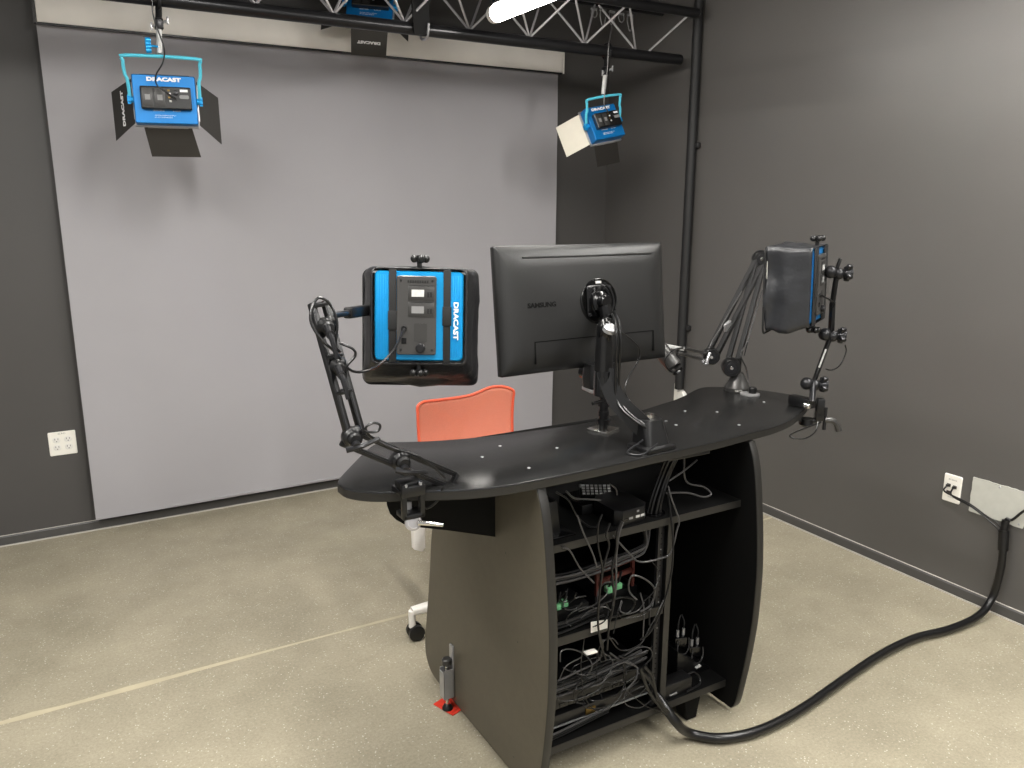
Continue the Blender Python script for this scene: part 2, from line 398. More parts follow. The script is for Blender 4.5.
for a, b in ((-.014, .012), (.012, .010)): M().box((a, b, .0125), (.011, .009, .012), bev=.001).build('lead_plug', 'blk', q, world=False)
text('A/V DATA', .008, 'print_grey', q, T(0, .038, .0058)); text('21-22-23', .007, 'print_grey', q, T(0, -.036, .0058))
q = thing('blank_plate', 'large blank painted cover plate on the right wall', 'wall plate', at(998, 502, x=XR-.001), plate_frame(0, (-1, 0, 0)))
pts = []
for (a, b) in rrect(.212, .146, .004, 3, 14): pts.append((a+rnd.uniform(-.0012, .0012), b+rnd.uniform(-.0015, .0015), 0))
M().prism(pts, (0, 0, .004)).build('cover', 'plate_grey', q, world=False)
for a in (-.0, .09): M().lathe((a, .062 if a == 0 else -.06, .004), (0, 0, 1), [(.005, 0), (.004, .0015)], 12).build('screw', 'steel', q, world=False)

# ------------------------------------------------------------------ desk
ZT = .94; TH = .026
dk = thing('console_desk', 'black curved presenter console desk with an open cabling back', 'desk', (1.44, 1.9, 0))
edge_px = [(338.5, 479), (338.5, 484), (345, 491.0)]
outline = [(0.542, 1.7811), (0.546, 1.7374), (0.568, 1.7025), (0.6018, 1.6743), (0.6503, 1.652), (0.7182, 1.619), (0.7959, 1.5869), (0.8735, 1.5695), (0.9512, 1.5646), (1.0482, 1.5646), (1.1647, 1.5665), (1.3103, 1.5743), (1.4559, 1.584),  # desk outline and most things on the desktop: coordinates pre-scaled about the camera
           (1.6015, 1.5918), (1.726, 1.606), (1.802, 1.612), (1.882, 1.628), (1.959, 1.652), (2.012, 1.676), (2.074, 1.708), (2.147, 1.750), (2.193, 1.786), (2.215, 1.823), (2.217, 1.855),
           (2.210, 1.905), (2.190, 1.955), (2.163, 2.006), (2.122, 2.061), (2.072, 2.100), (2.022, 2.116), (1.960, 2.095), (1.873, 2.050), (1.80, 2.020), (1.7277, 1.9994), (1.6112, 1.9655), (1.4559, 1.9393), (1.32, 1.9315), (1.1841, 1.9373), (1.0677, 1.9461), (0.9415, 1.9703),
           (0.8541, 1.9975), (0.7765, 2.0334), (0.7522, 2.0431), (0.7231, 2.0305), (0.6794, 1.98), (0.6212, 1.9024), (0.5581, 1.815)]
P = catmull([V((x, y, ZT-TH)) for x, y in outline]+[V((outline[0][0], outline[0][1], ZT-TH))], 3)[:-1]
top = M().prism(P, (0, 0, TH), bev=.004).build('desktop', 'desk', dk)
def ring_band(poly, z0, z1, off):
    m = M(); n = len(poly); vs = []
    for z in (z0, z1):
        for i, p in enumerate(poly):
            t = (poly[(i+1) % n]-poly[i-1]).normalized(); vs.append(V((p.x+t.y*off, p.y-t.x*off, z)))
    m._add(vs, [[i, (i+1) % n, n+(i+1) % n, n+i] for i in range(n)]); return m
ring_band(P, ZT-TH+.003, ZT-.004, .0006).build('edge_band', 'edge', top)
# small screw caps on the top
for k, px in enumerate([(500, 446), (482, 457), (557, 448), (529, 468), (666, 421), (685, 411), (717, 412), (676, 425), (764, 402), (739, 425), (690, 425)]):
    if k == 10: continue
    p = at(*px, z=ZT)
    M().lathe((p.x, p.y, ZT-.0005), (0, 0, 1), [(.005, 0), (.0042, .0016), (.002, .0022)], 12).build('screw_cap', 'steel', dk)
# barrel shaped side panels, splayed towards the chair
def side_panel(sx, name):
    prof_n = [(.911, 1.578), (.86, 1.556), (.79, 1.540), (.66, 1.522), (.54, 1.511), (.44, 1.510), (.34, 1.514), (.22, 1.528), (.12, 1.544), (.05, 1.558), (.024, 1.575)]
    prof_f = [(.020, 2.165), (.024, 2.215), (.040, 2.262), (.075, 2.292), (.12, 2.297), (.20, 2.284), (.29, 2.266), (.42, 2.243), (.56, 2.22), (.70, 2.16), (.80, 2.09), (.911, 2.00)]
    pts = []
    for z, y in catmull2(prof_n)+catmull2(prof_f):
        x = .98 if sx < 0 else 1.757
        if sx > 0: y = y+.028 if y < 1.8 else y-.10
        pts.append((x, y, z))
    nrm = V((-1, 0, 0)) if sx < 0 else V((1, 0, 0))
    o = M().prism(pts, nrm*-.025, bev=.0025).build(name, 'edge', dk)
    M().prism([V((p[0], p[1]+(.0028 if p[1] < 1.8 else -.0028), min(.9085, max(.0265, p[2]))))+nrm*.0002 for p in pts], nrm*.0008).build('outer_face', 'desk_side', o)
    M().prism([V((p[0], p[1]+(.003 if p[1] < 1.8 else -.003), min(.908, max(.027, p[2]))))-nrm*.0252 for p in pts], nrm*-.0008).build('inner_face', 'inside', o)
    return o
def catmull2(l, n=4):
    return [(p.x, p.y) for p in catmull([V((a, b, 0)) for a, b in l], n)]
side_l = side_panel(-1, 'side_panel'); side_r = side_panel(1, 'side_panel')
# screws on the outside of the left panel
for px in ((506, 553), (458, 588), (518, 642), (514, 757)):
    d = CR*((px[0]-512)/FPX)+CU*(-(px[1]-384)/FPX)+CF; n = V((-1, 0, 0)); p0 = V((.98, 1.6, 0)); o = V((0, 0, CAM_H))
    p = o + d*((p0-o).dot(n)/d.dot(n))
    M().lathe(p-n*.001, n, [(.0038, 0), (.003, .002)], 10).build('screw', 'blk', side_l)
def span(y):        # inner faces of the panels at depth y
    return 1.006, 1.731
def board(name, y0, y1, z0, z1, m='inside', x0=None, x1=None, edge=True):
    a0, b0 = span(y0); a1, b1 = span(y1)
    if x0 is not None: a0 = a1 = x0
    if x1 is not None: b0 = b1 = x1
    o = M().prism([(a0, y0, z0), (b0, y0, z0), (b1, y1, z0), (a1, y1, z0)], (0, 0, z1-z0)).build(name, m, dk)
    if edge: M().box(((a0+b0)/2, y0-.0012, (z0+z1)/2), (b0-a0-.002, .0022, z1-z0-.001)).build('edge_band', 'edge', o)
    return o
board('shelf', 1.622, 2.02, .703, .725)
board('bottom_board', 1.632, 2.02, .088, .112)
board('shelf', 1.632, 1.97, .420, .446, x1=1.452)
fr = board('front_panel', 2.02, 2.04, .10, .911, edge=False)
M().box((1.466, 1.82, .4025), (.020, .38, .601)).build('divider_panel', 'inside', dk)
M().box((1.466, 1.629, .4025), (.021, .0025, .601)).build('divider_edge', 'edge', dk)
# knee aprons under the wings
def apron(sx):
    a, b = V((.979, 1.79, 0)), V((.72, 1.90, 0)); d = (b-a).normalized(); n = V((d.y, -d.x, 0))
    if n.y > 0: n = -n
    pts = [V((a.x, a.y, .913))]
    for px in ((500, 537), (450, 531), (414, 527), (404, 524.5), (396, 520), (390, 514), (387, 506), (386, 498)):
        dr = CR*((px[0]-512)/FPX)+CU*(-(px[1]-384)/FPX)+CF; o = V((0, 0, CAM_H)); pts.append(o+dr*((a-o).dot(n)/dr.dot(n)))
    pts[1] = V((a.x, a.y, pts[1].z))
    pts.append(V((pts[-1].x, pts[-1].y, .913)))
    if sx > 0: pts = [V((2.737-p.x, p.y, p.z)) for p in pts]; n = V((-n.x, n.y, 0))
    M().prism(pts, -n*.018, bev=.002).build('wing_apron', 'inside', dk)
apron(-1); apron(1)
# back cable grommet plate under the top
M().box((1.49, 1.63, .909), (.155, .072, .010), bev=.003).build('grommet_plate', 'blk', dk)
# rack rails
for x in (1.442,):
    rl = M().box((x, 1.646, .402), (.022, .010, .598)).build('rack_rail', 'gun', dk)
    for k in range(34):
        M().cyl((x, 1.6402, .12+k*.0167), (x, 1.6415, .12+k*.0167), .0022, n=8).build('rail_hole', 'print_grey' if k % 5 == 0 else 'inside', rl)
# levelling foot bracket
lf = thing('levelling_bracket', 'silver levelling bracket screwed low on the left desk panel', 'bracket', (.955, 2.11, 0))
nL = V((-1, 0, 0))
def onL(y, z, off): return V((.98, y-.028, z)) + nL*off
M().prism([onL(2.093, .225, .001), onL(2.116, .225, .001), onL(2.116, .045, .001), onL(2.093, .045, .001)], nL*.006, bev=.001).build('back_plate', 'steel', lf)
ch = M()
ch.prism([onL(2.118, .150, .007), onL(2.121, .150, .007), onL(2.121, .048, .007), onL(2.118, .048, .007)], nL*.032)
ch.prism([onL(2.088, .150, .007), onL(2.091, .150, .007), onL(2.091, .048, .007), onL(2.088, .048, .007)], nL*.032)
ch.prism([onL(2.088, .140, .037), onL(2.121, .140, .037), onL(2.121, .048, .037), onL(2.088, .048, .037)], nL*.003)
ch.build('foot_channel', 'steel', lf)
pc = onL(2.104, 0, .022)
M().cyl((pc.x, pc.y, .012), (pc.x, pc.y, .165), .0065, n=14).build('threaded_rod', 'chrome', lf)
M().lathe((pc.x, pc.y, .160), (0, 0, 1), [(.012, 0), (.016, .004), (.016, .020), (.012, .024)]).build('knob', 'mic', lf)
M().lathe((pc.x, pc.y, .0035), (0, 0, 1), [(.017, 0), (.017, .006), (.012, .014), (.008, .018)]).build('rubber_foot', 'blk', lf)
rf = tag(M().prism([(.928, 2.120, .0015), (.985, 2.140, .0015), (1.012, 2.055, .0015), (.958, 2.035, .0015)], (0, 0, .002)).build('floor_pad', 'red'), 'red pad on the concrete under the levelling bracket', 'pad')

# ------------------------------------------------------------------ chair
chm = (1.40, 2.62)
c = thing('office_chair', 'orange mesh office chair with white base behind the desk', 'chair', (chm[0], chm[1], 0))
bc = V((1.36, 2.50, 0))
angs = [176+72*k for k in range(5)]
for a in angs:
    d = V((math.cos(math.radians(a)), math.sin(math.radians(a)), 0)); s_ = V((-d.y, d.x, 0)); e = bc+d*.335
    lg = M().loft([(.052, .045, .012, 0), (.045, .040, .012, .15), (.034, .028, .01, .335)], lambda p, d=d, s_=s_: bc+d*p.z+s_*p.x+V((0, 0, p.y+.135-.02*(p.z/.335)))).build('base_leg', 'white_frame', c)
    M().cyl((e.x, e.y, .052), (e.x, e.y, .118), .013, n=14).build('caster_stem', 'white_frame', lg)
    cw = M()
    for o_ in (-.016, .016):
        q0 = e+s_*o_-d*.012+V((0, 0, .031)); cw.lathe(q0-s_*.011, s_, [(.022, 0), (.030, .004), (.030, .018), (.022, .022)], 20)
    cw.box(e-d*.008+V((0, 0, .046)), (.03, .03, .022), Matrix((d, s_, V((0, 0, 1)))).transposed(), .008)
    cw.build('caster_wheel', 'blk', lg)
M().cyl(bc+V((0, 0, .10)), bc+V((0, 0, .20)), .045, .036).build('base_hub', 'white_frame', c)
M().cyl(bc+V((0, 0, .20)), bc+V((0, 0, .40)), .022).build('gas_column', 'blk', c)
M().loft([(.10, .16, .03, .36), (.22, .26, .04, .40), (.40, .40, .08, .415), (.42, .42, .09, .425)], lambda p: V((chm[0]+p.x, chm[1]-.03+p.y, p.z))).build('seat_pan', 'white_frame', c)
M().loft([(.44, .44, .09, .427), (.47, .46, .1, .445), (.46, .45, .1, .468), (.40, .40, .09, .476)], lambda p: V((chm[0]+p.x, chm[1]-.03+p.y, p.z-.02*p.y))).build('seat_cushion', 'seat', c)
for sx in (-1, 1):
    x = chm[0]+sx*.30
    if sx < 0: x = 1.098
    am = M(); am.prism([(x-.022, 2.60, .318), (x+.010, 2.60, .302), (x+.022, 2.60, .318), (x+.026, 2.60, .50), (x-.026, 2.60, .50)], (0, .035, 0), bev=.005)
    am.box((x, 2.66, .51), (.05, .20, .028), bev=.01); am.box(((x+chm[0])/2, 2.64, .40), (abs(x-chm[0]), .04, .022), bev=.006)
    am.build('armrest', 'white_frame', c)
# back: saddle topped mesh in an orange rim, white Y spine
def back_pt(u, v):          # u -1..1 across, v 0..1 up
    hw = .222-.010*(1-v)
    topz = .812 + .020*((u+.1)**2) + (.022*math.exp(-((u-.62)/.30)**2)) - .018*max(0, abs(u)-.86)/.14
    z = .47 + (topz-.47)*v; y = 2.945 - .05*u*u + .05*v + .05*math.sin(PI*v)*.5
    return V((1.437+u*hw, y-.075, z-.012))
m = M(); nu, nv = 28, 18; vs = [back_pt(-1+2*i/nu, j/nv) for j in range(nv+1) for i in range(nu+1)]
m._add(vs, [[j*(nu+1)+i, j*(nu+1)+i+1, (j+1)*(nu+1)+i+1, (j+1)*(nu+1)+i] for j in range(nv) for i in range(nu)])
mb = m.build('back_mesh', 'orange', c, smooth=80); sd = mb.modifiers.new('thickness', 'SOLIDIFY'); sd.thickness = .002
rim = [back_pt(-1, j/10) for j in range(11)]+[back_pt(-1+2*i/16, 1) for i in range(1, 17)]+[back_pt(1, 1-j/10) for j in range(1, 11)]
M().tube(rim, .006, 10, 3).build('back_rim', 'frame_orange', c)
sp = M(); off = V((0, .030, 0))
sp.tube([V((1.42, 2.86, .40)), V((1.425, 2.955, .50)), V((1.425, 2.965, .62)), V((1.39, 2.945, .71)), back_pt(-.85, .93)+V((0, .012, 0))], lambda t: .014-.007*t, 10, 6)
sp.tube([V((1.435, 2.955, .56)), V((1.455, 2.965, .66)), V((1.51, 2.95, .74)), back_pt(.80, .93)+V((0, .012, 0))], lambda t: .012-.005*t, 10, 6)
sp.build('back_spine', 'white_frame', c)

# ------------------------------------------------------------------ monitor on arm
MP = V((1.3268, 1.8791, 1.3069)); MR = pose(math.radians(2.3), math.radians(-7.1), math.radians(-.3))
mo = thing('monitor', 'wide black monitor seen from behind on a desk arm', 'monitor', MP, MR)
W_, H_ = .596, .353
M().loft([(W_-.004, H_-.004, .004, -.022), (W_, H_, .005, -.020), (W_, H_, .005, -.004), (W_-.004, H_-.004, .005, 0), (W_-.030, H_-.034, .012, .007), (W_-.075, H_-.075, .03, .014), (W_-.13, H_-.12, .04, .017)]).build('rear_shell', 'shell', mo, world=False, smooth=50)
M().box((0, .004, -.0225), (W_-.016, H_-.026, .001)).build('screen', 'lens', mo, world=False)
M().box((.012, .143, .0135), (.46, .006, .004), bev=.001).build('vent_slot', 'print_dark', mo, world=False)
sm = M(); z0 = .0172
sm.box((.02, -.088, z0), (.43, .0030, .0022)); sm.box((-.195, -.118, z0-.003), (.0022, .062, .010)); sm.box((.235, -.118, z0-.003), (.0022, .062, .010))
sm.build('port_cover_seam', 'inside', mo, world=False)
vd = M(); vd.lathe((.033, .012, .0168), (0, 0, 1), [(.066, 0), (.066, .0012), (.061, .0018), (.060, .0002)], 40); vd.build('mount_recess', 'inside', mo, world=False)
M().tube([(.033+.064*math.cos(a), .012+.064*math.sin(a), .0185) for a in [PI*2*k/36-.9 for k in range(26)]], .0022, 8, 0).build('recess_rim', 'blk_gloss', mo, world=False)
M().box((.033, .066, .0190), (.020, .008, .003), bev=.001).build('lock_tab', 'sticker', mo, world=False)
text('SAMSUNG', .0185, 'inside', mo, T(-.165, .012, .0172), xs=1.12, bold=.0006, extrude=.0012)
arm = thing('display_mount', 'black gas spring monitor arm clamped to the desk edge', 'monitor arm', (1.3977, 1.65, ZT))
def mw(x, y, z): return MP + MR @ V((x, y, z))
hd = M()
hd.prism([mw(.030+a, .012+b, .0195) for a, b in rrect(.090, .092, .010, 3, 1)], MR @ V((0, 0, .006)), bev=.001)
vp = hd.build('mount_plate', 'blk_gloss', arm)
for a in (-.037, .037):
    for b in (-.037, .037): M().lathe(mw(.030+a, .012+b, .0255), MR.col[2], [(.005, 0), (.004, .003)], 12).build('thumb_screw', 'gun', vp)
tm = M()
for k, r in enumerate((.030, .040, .050)):
    tm.tube([mw(.030+r*math.cos(t)*.8, .010+r*math.sin(t), .028+.004*k) for t in [(-1.2+2.4*j/10) for j in range(11)]], .004, 8, 0)
tm.tube([mw(.030-.035*math.cos(t)*.8, .010+.045*math.sin(t), .028) for t in [(-1.2+2.4*j/10) for j in range(11)]], .005, 8, 0)
tm.build('tilt_bracket', 'blk_gloss', arm)
M().lathe(mw(.026, .010, .026), MR.col[2], [(.030, 0), (.030, .012), (.021, .017), (.019, .036), (.016, .039)], 28).build('tilt_joint', 'blk_gloss', arm)
A0 = V((1.388, 1.6452, ZT)); A1 = at(645, 428, y=1.6597); A2 = at(603, 388, y=1.7471); A3 = at(605, 334, y=1.7471); A4 = mw(.028, -.034, .060)
M().prism([(1.3317, 1.5821, ZT), (1.4345, 1.5898, ZT), (1.4248, 1.6743, ZT), (1.3258, 1.6694, ZT)], (0, 0, .012), bev=.003).build('base_plate', 'blk', arm)
AC = at(651, 443, z=ZT+.01)
M().loft([(.078, .080, .012, ZT+.012), (.074, .074, .016, ZT+.04), (.066, .066, .02, ZT+.078)], lambda p: V((AC.x+p.x-.02*(p.z-ZT), AC.y+p.y+.2*(p.z-ZT), p.z))).build('base_column', 'blk', arm)
M().tube([(1.3443, 1.6228, ZT+.030), (1.286, 1.616, ZT+.006), (1.3123, 1.584, ZT+.005), (1.3637, 1.584, ZT+.028)], .0025, 8, 4).build('cable_guide', 'gun', arm)
M().cyl((AC.x, AC.y+.014, ZT+.076), (AC.x, AC.y+.014, ZT+.090), .016, n=22).build('pivot_cap', 'chrome', arm)
low = M(); pts = catmull([A1+V((.012, -.01, -.015)), at(632, 416, y=1.6791), at(615, 398, y=1.7131), A2+V((0, -.002, .05))], 6)
def ribbon(pts, wd, th, side):
    m_ = M(); vs = []; n = len(pts)
    for i, p in enumerate(pts):
        t = (pts[min(i+1, n-1)]-pts[max(i-1, 0)]).normalized(); s1 = (side-t*side.dot(t)).normalized(); s2 = t.cross(s1)
        k = 1-.25*(i/(n-1))
        vs += [p+s1*wd*k+s2*th, p-s1*wd*k+s2*th, p-s1*wd*k-s2*th, p+s1*wd*k-s2*th]
    fs = [[i*4+j, i*4+(j+1) % 4, i*4+4+(j+1) % 4, i*4+4+j] for i in range(n-1) for j in range(4)]+[[0, 1, 2, 3], [4*n-4, 4*n-3, 4*n-2, 4*n-1]]
    m_._add(vs, fs); return m_
ribbon(pts, .030, .016, V((.87, -.5, .4))).build('lower_arm', 'blk', arm)
ribbon([p+V((.012, -.018, .006)) for p in pts], .009, .004, V((.87, -.5, .4))).build('cable_channel', 'gun', arm)
M().cyl(A2+V((0, 0, -.02)), A2+V((0, 0, .05)), .026).build('elbow', 'blk_gloss', arm)
M().loft([(.046, .046, .012, 0), (.042, .042, .012, .09), (.038, .038, .012, .17)], lambda p: A2+V((p.x, p.y, p.z+.0))+(A3-A2)*(p.z/.17)*.05).build('upper_arm', 'blk', arm)
M().tube([A3+V((0, 0, -.02)), A3+V((0, 0, .025)), A4+V((0, -.004, -.02)), mw(.026, -.002, .050)], .020, 14, 5).build('neck', 'blk_gloss', arm)
M().lathe(A3+V((-.002, -.02, .012)), V((0, -.5, .87)), [(.019, 0), (.019, .012), (.014, .016)], 24).build('neck_collar', 'steel', arm)
for k, (ox, m_) in enumerate(((.004, 'cable'), (.016, 'cable'))):
    tag(M().tube([mw(.05+ox, -.02, .045), A3+V((ox, -.045, .02)), A2+V((ox+.004, -.045, .05)), A2+V((ox+.008, -.045, -.02)), at(625+ox*300, 414, y=1.6646), at(642+ox*300, 426, y=1.6306), at(656, 434, y=1.63)], .0036, 10).build('monitor_cable', m_),
        ['left black cable strapped along the front of the monitor arm', 'right black cable strapped along the front of the monitor arm'][k], 'cable')
tag(M().tube([mw(.06, -.055, .030), at(640, 350, y=1.8441), at(627, 380, y=1.8441), at(626, 395, y=1.8053), at(640, 412, y=1.7471), at(652, 424, y=1.6888)], .0022, 8).build('power_lead', 'cable'), 'thin black lead dangling beside the monitor arm', 'cable')

# small camera on a clamp post, behind the arm
wb = thing('desk_camera', 'black camera on a short post with square steel foot behind the monitor arm', 'camera', (1.3695, 1.8383, ZT))
bp_ = V((1.3695, 1.8383, ZT))
M().box(bp_+V((0, 0, .003)), (.070, .070, .006), RZ(20), .001).build('foot_plate', 'chrome', wb)
pm = M(); pm.cyl(bp_+V((0, 0, .006)), bp_+V((0, 0, .12)), .013, n=18)
for z, r in ((.02, .018), (.045, .016), (.075, .019), (.10, .016)): pm.cyl(bp_+V((0, 0, z)), bp_+V((0, 0, z+.014)), r, n=18)
pm.build('post', 'blk', wb)
M().cyl(bp_+V((-.012, -.01, .092)), bp_+V((-.055, -.02, .092)), .005, n=10).build('clamp_lever', 'blk', wb)
M().box(bp_+V((-.01, 0, .128)), (.10, .060, .010), RZ(-8), .002).build('head_plate', 'steel', wb)
M().loft([(.085, .055, .012, .134), (.092, .062, .016, .16), (.085, .055, .016, .205)], lambda p: bp_+V((p.x-.02, p.y, p.z))).build('body', 'blk', wb)
M().cyl(bp_+V((-.02, .03, .165)), bp_+V((-.02, .075, .165)), .022).build('lens_barrel', 'blk_gloss', wb)
M().cyl(bp_+V((-.045, -.030, .150)), bp_+V((-.045, -.046, .150)), .010, n=14).build('rear_dial', 'steel', wb)

# ------------------------------------------------------------------ softbox panel lights
def panel_light(label, pos, R, w_, h_, depth, flare, drop, back_detail=True, strap=.018):
    t = thing('softbox_light', label, 'studio light', pos, R)
    bx = M().loft([(w_-.004, h_-.004, .010, -.006), (w_, h_, .012, -.003), (w_, h_, .012, .010), (w_-.006, h_-.006, .012, .014)]).build('housing', 'blue' if back_detail else 'blue_deep', t, world=False)  # right softbox takes the darker blue as painted shade
    for sx in (-1, 1):
        fins = M()
        for k in range(5): fins.box((sx*(w_/2-.008-k*.006), 0, .0145), (.003, h_-.02, .003), bev=.0008)
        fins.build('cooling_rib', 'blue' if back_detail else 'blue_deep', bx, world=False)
    def wob(p):
        k = max(0, -p.z-.0)/depth
        d = noise.noise(V((p.x*9, p.y*9, p.z*14+3)))*(.014 if back_detail else .026)*min(1, k*1.5) + noise.noise(V((p.x*28, p.y*28, p.z*28)))*.006*min(1, k*2)
        q = V((p.x, p.y, 0)); L = q.length
        return V(p) + (q/L*d if L else V((0, 0, 0))) + V((0, 0, .006*noise.noise(V((p.x*12, p.y*12, 9))) if k > .98 else 0))
    secs = []
    for j in range(15):
        k = j/14; s_ = k**.8
        secs.append((w_+.010+flare*s_, h_+.010+flare*s_, .014+.006*k, .016-k*(depth+.016), 0, -drop*k))
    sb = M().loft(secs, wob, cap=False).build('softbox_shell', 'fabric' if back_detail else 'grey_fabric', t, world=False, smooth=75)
    sm_ = sb.modifiers.new('thickness', 'SOLIDIFY'); sm_.thickness = .002; sm_.offset = 1
    fw, fh = w_+.010+flare, h_+.010+flare
    ring = rrect(fw-.002, fh-.002, .02); M().tube([V((a, b-drop, -depth)) for a, b in ring+ring[:1]], .0035, 8, 0).build('front_hem', 'strap', sb, world=False)
    M().loft([(fw-.02, fh-.02, .015, -depth+.006, 0, -drop), (fw-.02, fh-.02, .015, -depth+.004, 0, -drop)]).build('diffuser', 'white', t, world=False)
    for sx in (-1, 1):
        st = M().box((sx*.066+.002, 0, .0185), (strap, h_+.008, .002), bev=.0005)
        st.box((sx*.066+.002, -.005+.006*sx, .0205), (.022, .046, .003), bev=.001); st.build('strap', 'strap', t, world=False)
    # control plate
    cp = M().loft([(.096, .192, .006, .014), (.096, .192, .006, .024), (.092, .188, .006, .026)], lambda p: V((p.x-.006, p.y+.002, p.z))).build('control_plate', 'panel_grey', t, world=False)
    vt = M(); 
    for k in range(9): vt.box((-.026+k*.0058, .084, .0262), (.004, .006, .001))
    vt.build('vent', 'print_dark', cp, world=False)
    for k, z in enumerate((.056, .016)):
        by = M().box((.005, z, .0268), (.062, .034, .002), bev=.0006).build('battery_bay', 'panel_dark', cp, world=False)
        M().box((-.003, z, .0281), (.030, .017, .001)).build('bay_sticker', 'sticker' if k == 0 else 'print_grey', by, world=False)
        for a in (.022, .029): M().box((a, z-.003, .0282), (.004, .012, .001)).build('contact', 'print_dark', by, world=False)
        M().box((.005, z+.018, .0276), (.058, .0012, .001)).build('bay_edge', 'print_dark', by, world=False)
    M().loft([(.032, .046, .004, .0262), (.032, .046, .004, .0268)], lambda p: V((p.x+.004, p.y-.040, p.z))).build('rating_label', 'panel_dark', cp, world=False)
    M().lathe((.004, -.077, .026), (0, 0, 1), [(.0115, 0), (.0115, .008), (.009, .011), (.007, .0112)], 20).build('dimmer_knob', 'gun', cp, world=False)
    M().box((-.036, -.060, .0268), (.012, .014, .002), bev=.0005).build('power_switch', 'blk_gloss', cp, world=False)
    M().cyl((-.036, -.030, .026), (-.036, -.030, .032), .007, n=14).build('power_socket', 'blk', cp, world=False)
    for a in (-.044, .032):
        for b in (-.082, .086): M().lathe((a, b, .0258), (0, 0, 1), [(.0035, 0), (.003, .0012)], 10).build('screw', 'print_dark', cp, world=False)
    # tightening knobs above and below
    for sy in (-1, 1):
        kn = M(); y0 = sy*(h_/2+.004)
        kn.cyl((.0, y0, .004), (.0, y0+sy*.018, .004), .006, n=12)
        for k in range(5):
            a = 2*PI*k/5; kn.ball((.016*math.cos(a), y0+sy*.026, .004+.016*math.sin(a)), .009, (1, 1.1, 1))
        kn.cyl((0, y0+sy*.018, .004), (0, y0+sy*.034, .004), .013, n=16); kn.build('yoke_knob', 'blk', t, world=False)
    Rt = RZ(-90)
    text('DRACAST', .016, 'print', t, T(w_/2-.0185, -.01, .0182, Rt), xs=1.3, bold=.0006)
    return t
LP = V((0.7765, 1.8102, 1.3234)); LR = pose(math.radians(-25), math.radians(-6), math.radians(-1.5))
ls = panel_light('black softbox with cyan panel light, back to the viewer, left of the monitor', LP, LR, .216, .219, .117, .070, .034)
RP = V((2.1237, 1.7471, 1.3428)); RR = pose(math.radians(27.3), math.radians(-2), math.radians(1))
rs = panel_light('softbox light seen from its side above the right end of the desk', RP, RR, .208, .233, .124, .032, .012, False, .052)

# ------------------------------------------------------------------ left articulated arm
def knob(m_, c, axis, r=.018, h=.02, lobes=3):
    F = frame(V(axis)); c = V(c)
    m_.cyl(c, c+F @ V((0, 0, h)), r*.6, n=14)
    for k in range(lobes):
        a = 2*PI*k/lobes; m_.ball(c+F @ V((r*.75*math.cos(a), r*.75*math.sin(a), h*.7)), r*.5, (1, 1, .8))
la = thing('light_arm', 'black double bar light arm clamped to the left desk end', 'light arm', (0.6697, 1.65, ZT))
def L(px, py, y=1.65): return at(px, py, y=y)
J0 = L(400, 461); 
def twin(a, b, r, gap, up, name, parent, ties=(), m_='blk'):
    a, b = V(a), V(b); s_ = (b-a).cross(V((0, 1, 0))).normalized()*gap
    g = M()
    for sg in (-1, 1): g.bar(a+s_*sg, b+s_*sg, r*2, r*2, bev=r*.3)
    o = g.build(name, m_, parent)
    for t in ties:
        p = a.lerp(b, t); M().bar(p-s_*1.25, p+s_*1.25, r*2.8, r*1.2, bev=r*.2).build('cross_tie', 'blk', o)
    hl = M()
    for sg in (-1, 1): hl.bar(a.lerp(b, .04)+s_*sg+V((0, -r*1.05, r*.2)), a.lerp(b, .96)+s_*sg+V((0, -r*1.05, r*.2)), r*.5, r*.3)
    hl.build('bar_strip', 'gun', o)  # thin gunmetal strip raised on each bar's near face
    return o
B0, B1 = L(453, 481), L(344, 436); twin(B0, B1, .0065, .017, None, 'lower_bar_pair', la, (.0, .97))
U0, U1 = L(356, 438, 1.6403), L(318, 302, 1.7471); twin(U0, U1, .0075, .015, None, 'upper_bar_pair', la, (.34, .60, .98))
def joint_(c, parent, r=.021, name='pivot_joint', lever=(.05, -.2, -.4)):
    c = V(c); m_ = M(); m_.lathe(c+V((0, .02, 0)), (0, -1, 0), [(r*.75, 0), (r*.95, .008), (r*.95, .026), (r*.7, .034), (r*.7, .044), (r*.5, .048)], 24); m_.ball(c+V((r*.35, -.006, r*.55)), r*.62)
    o = m_.build(name, 'blk', parent)
    a = c+V((-.004, -.036, -.012)); d = V(lever).normalized()
    k = M(); k.cyl(c+V((0, -.02, -.010)), a+V((0, -.010, 0)), r*.45, n=14); k.tube([a-d*.022, a+d*.004+V((0, -.008, 0)), a+d*.030+V((0, -.006, 0)), a+d*.055], lambda t: .0075-.003*t, 8, 4); k.build('lock_lever', 'gun', o)
    return o
joint_(J0, la, .024, lever=(.09, 0, -.02)); joint_(L(352, 437, 1.6403), la, .023, lever=(.05, 0, .01)); joint_(L(326, 327, 1.7228), la, .022); joint_(L(337, 367, 1.6937), la, .020)
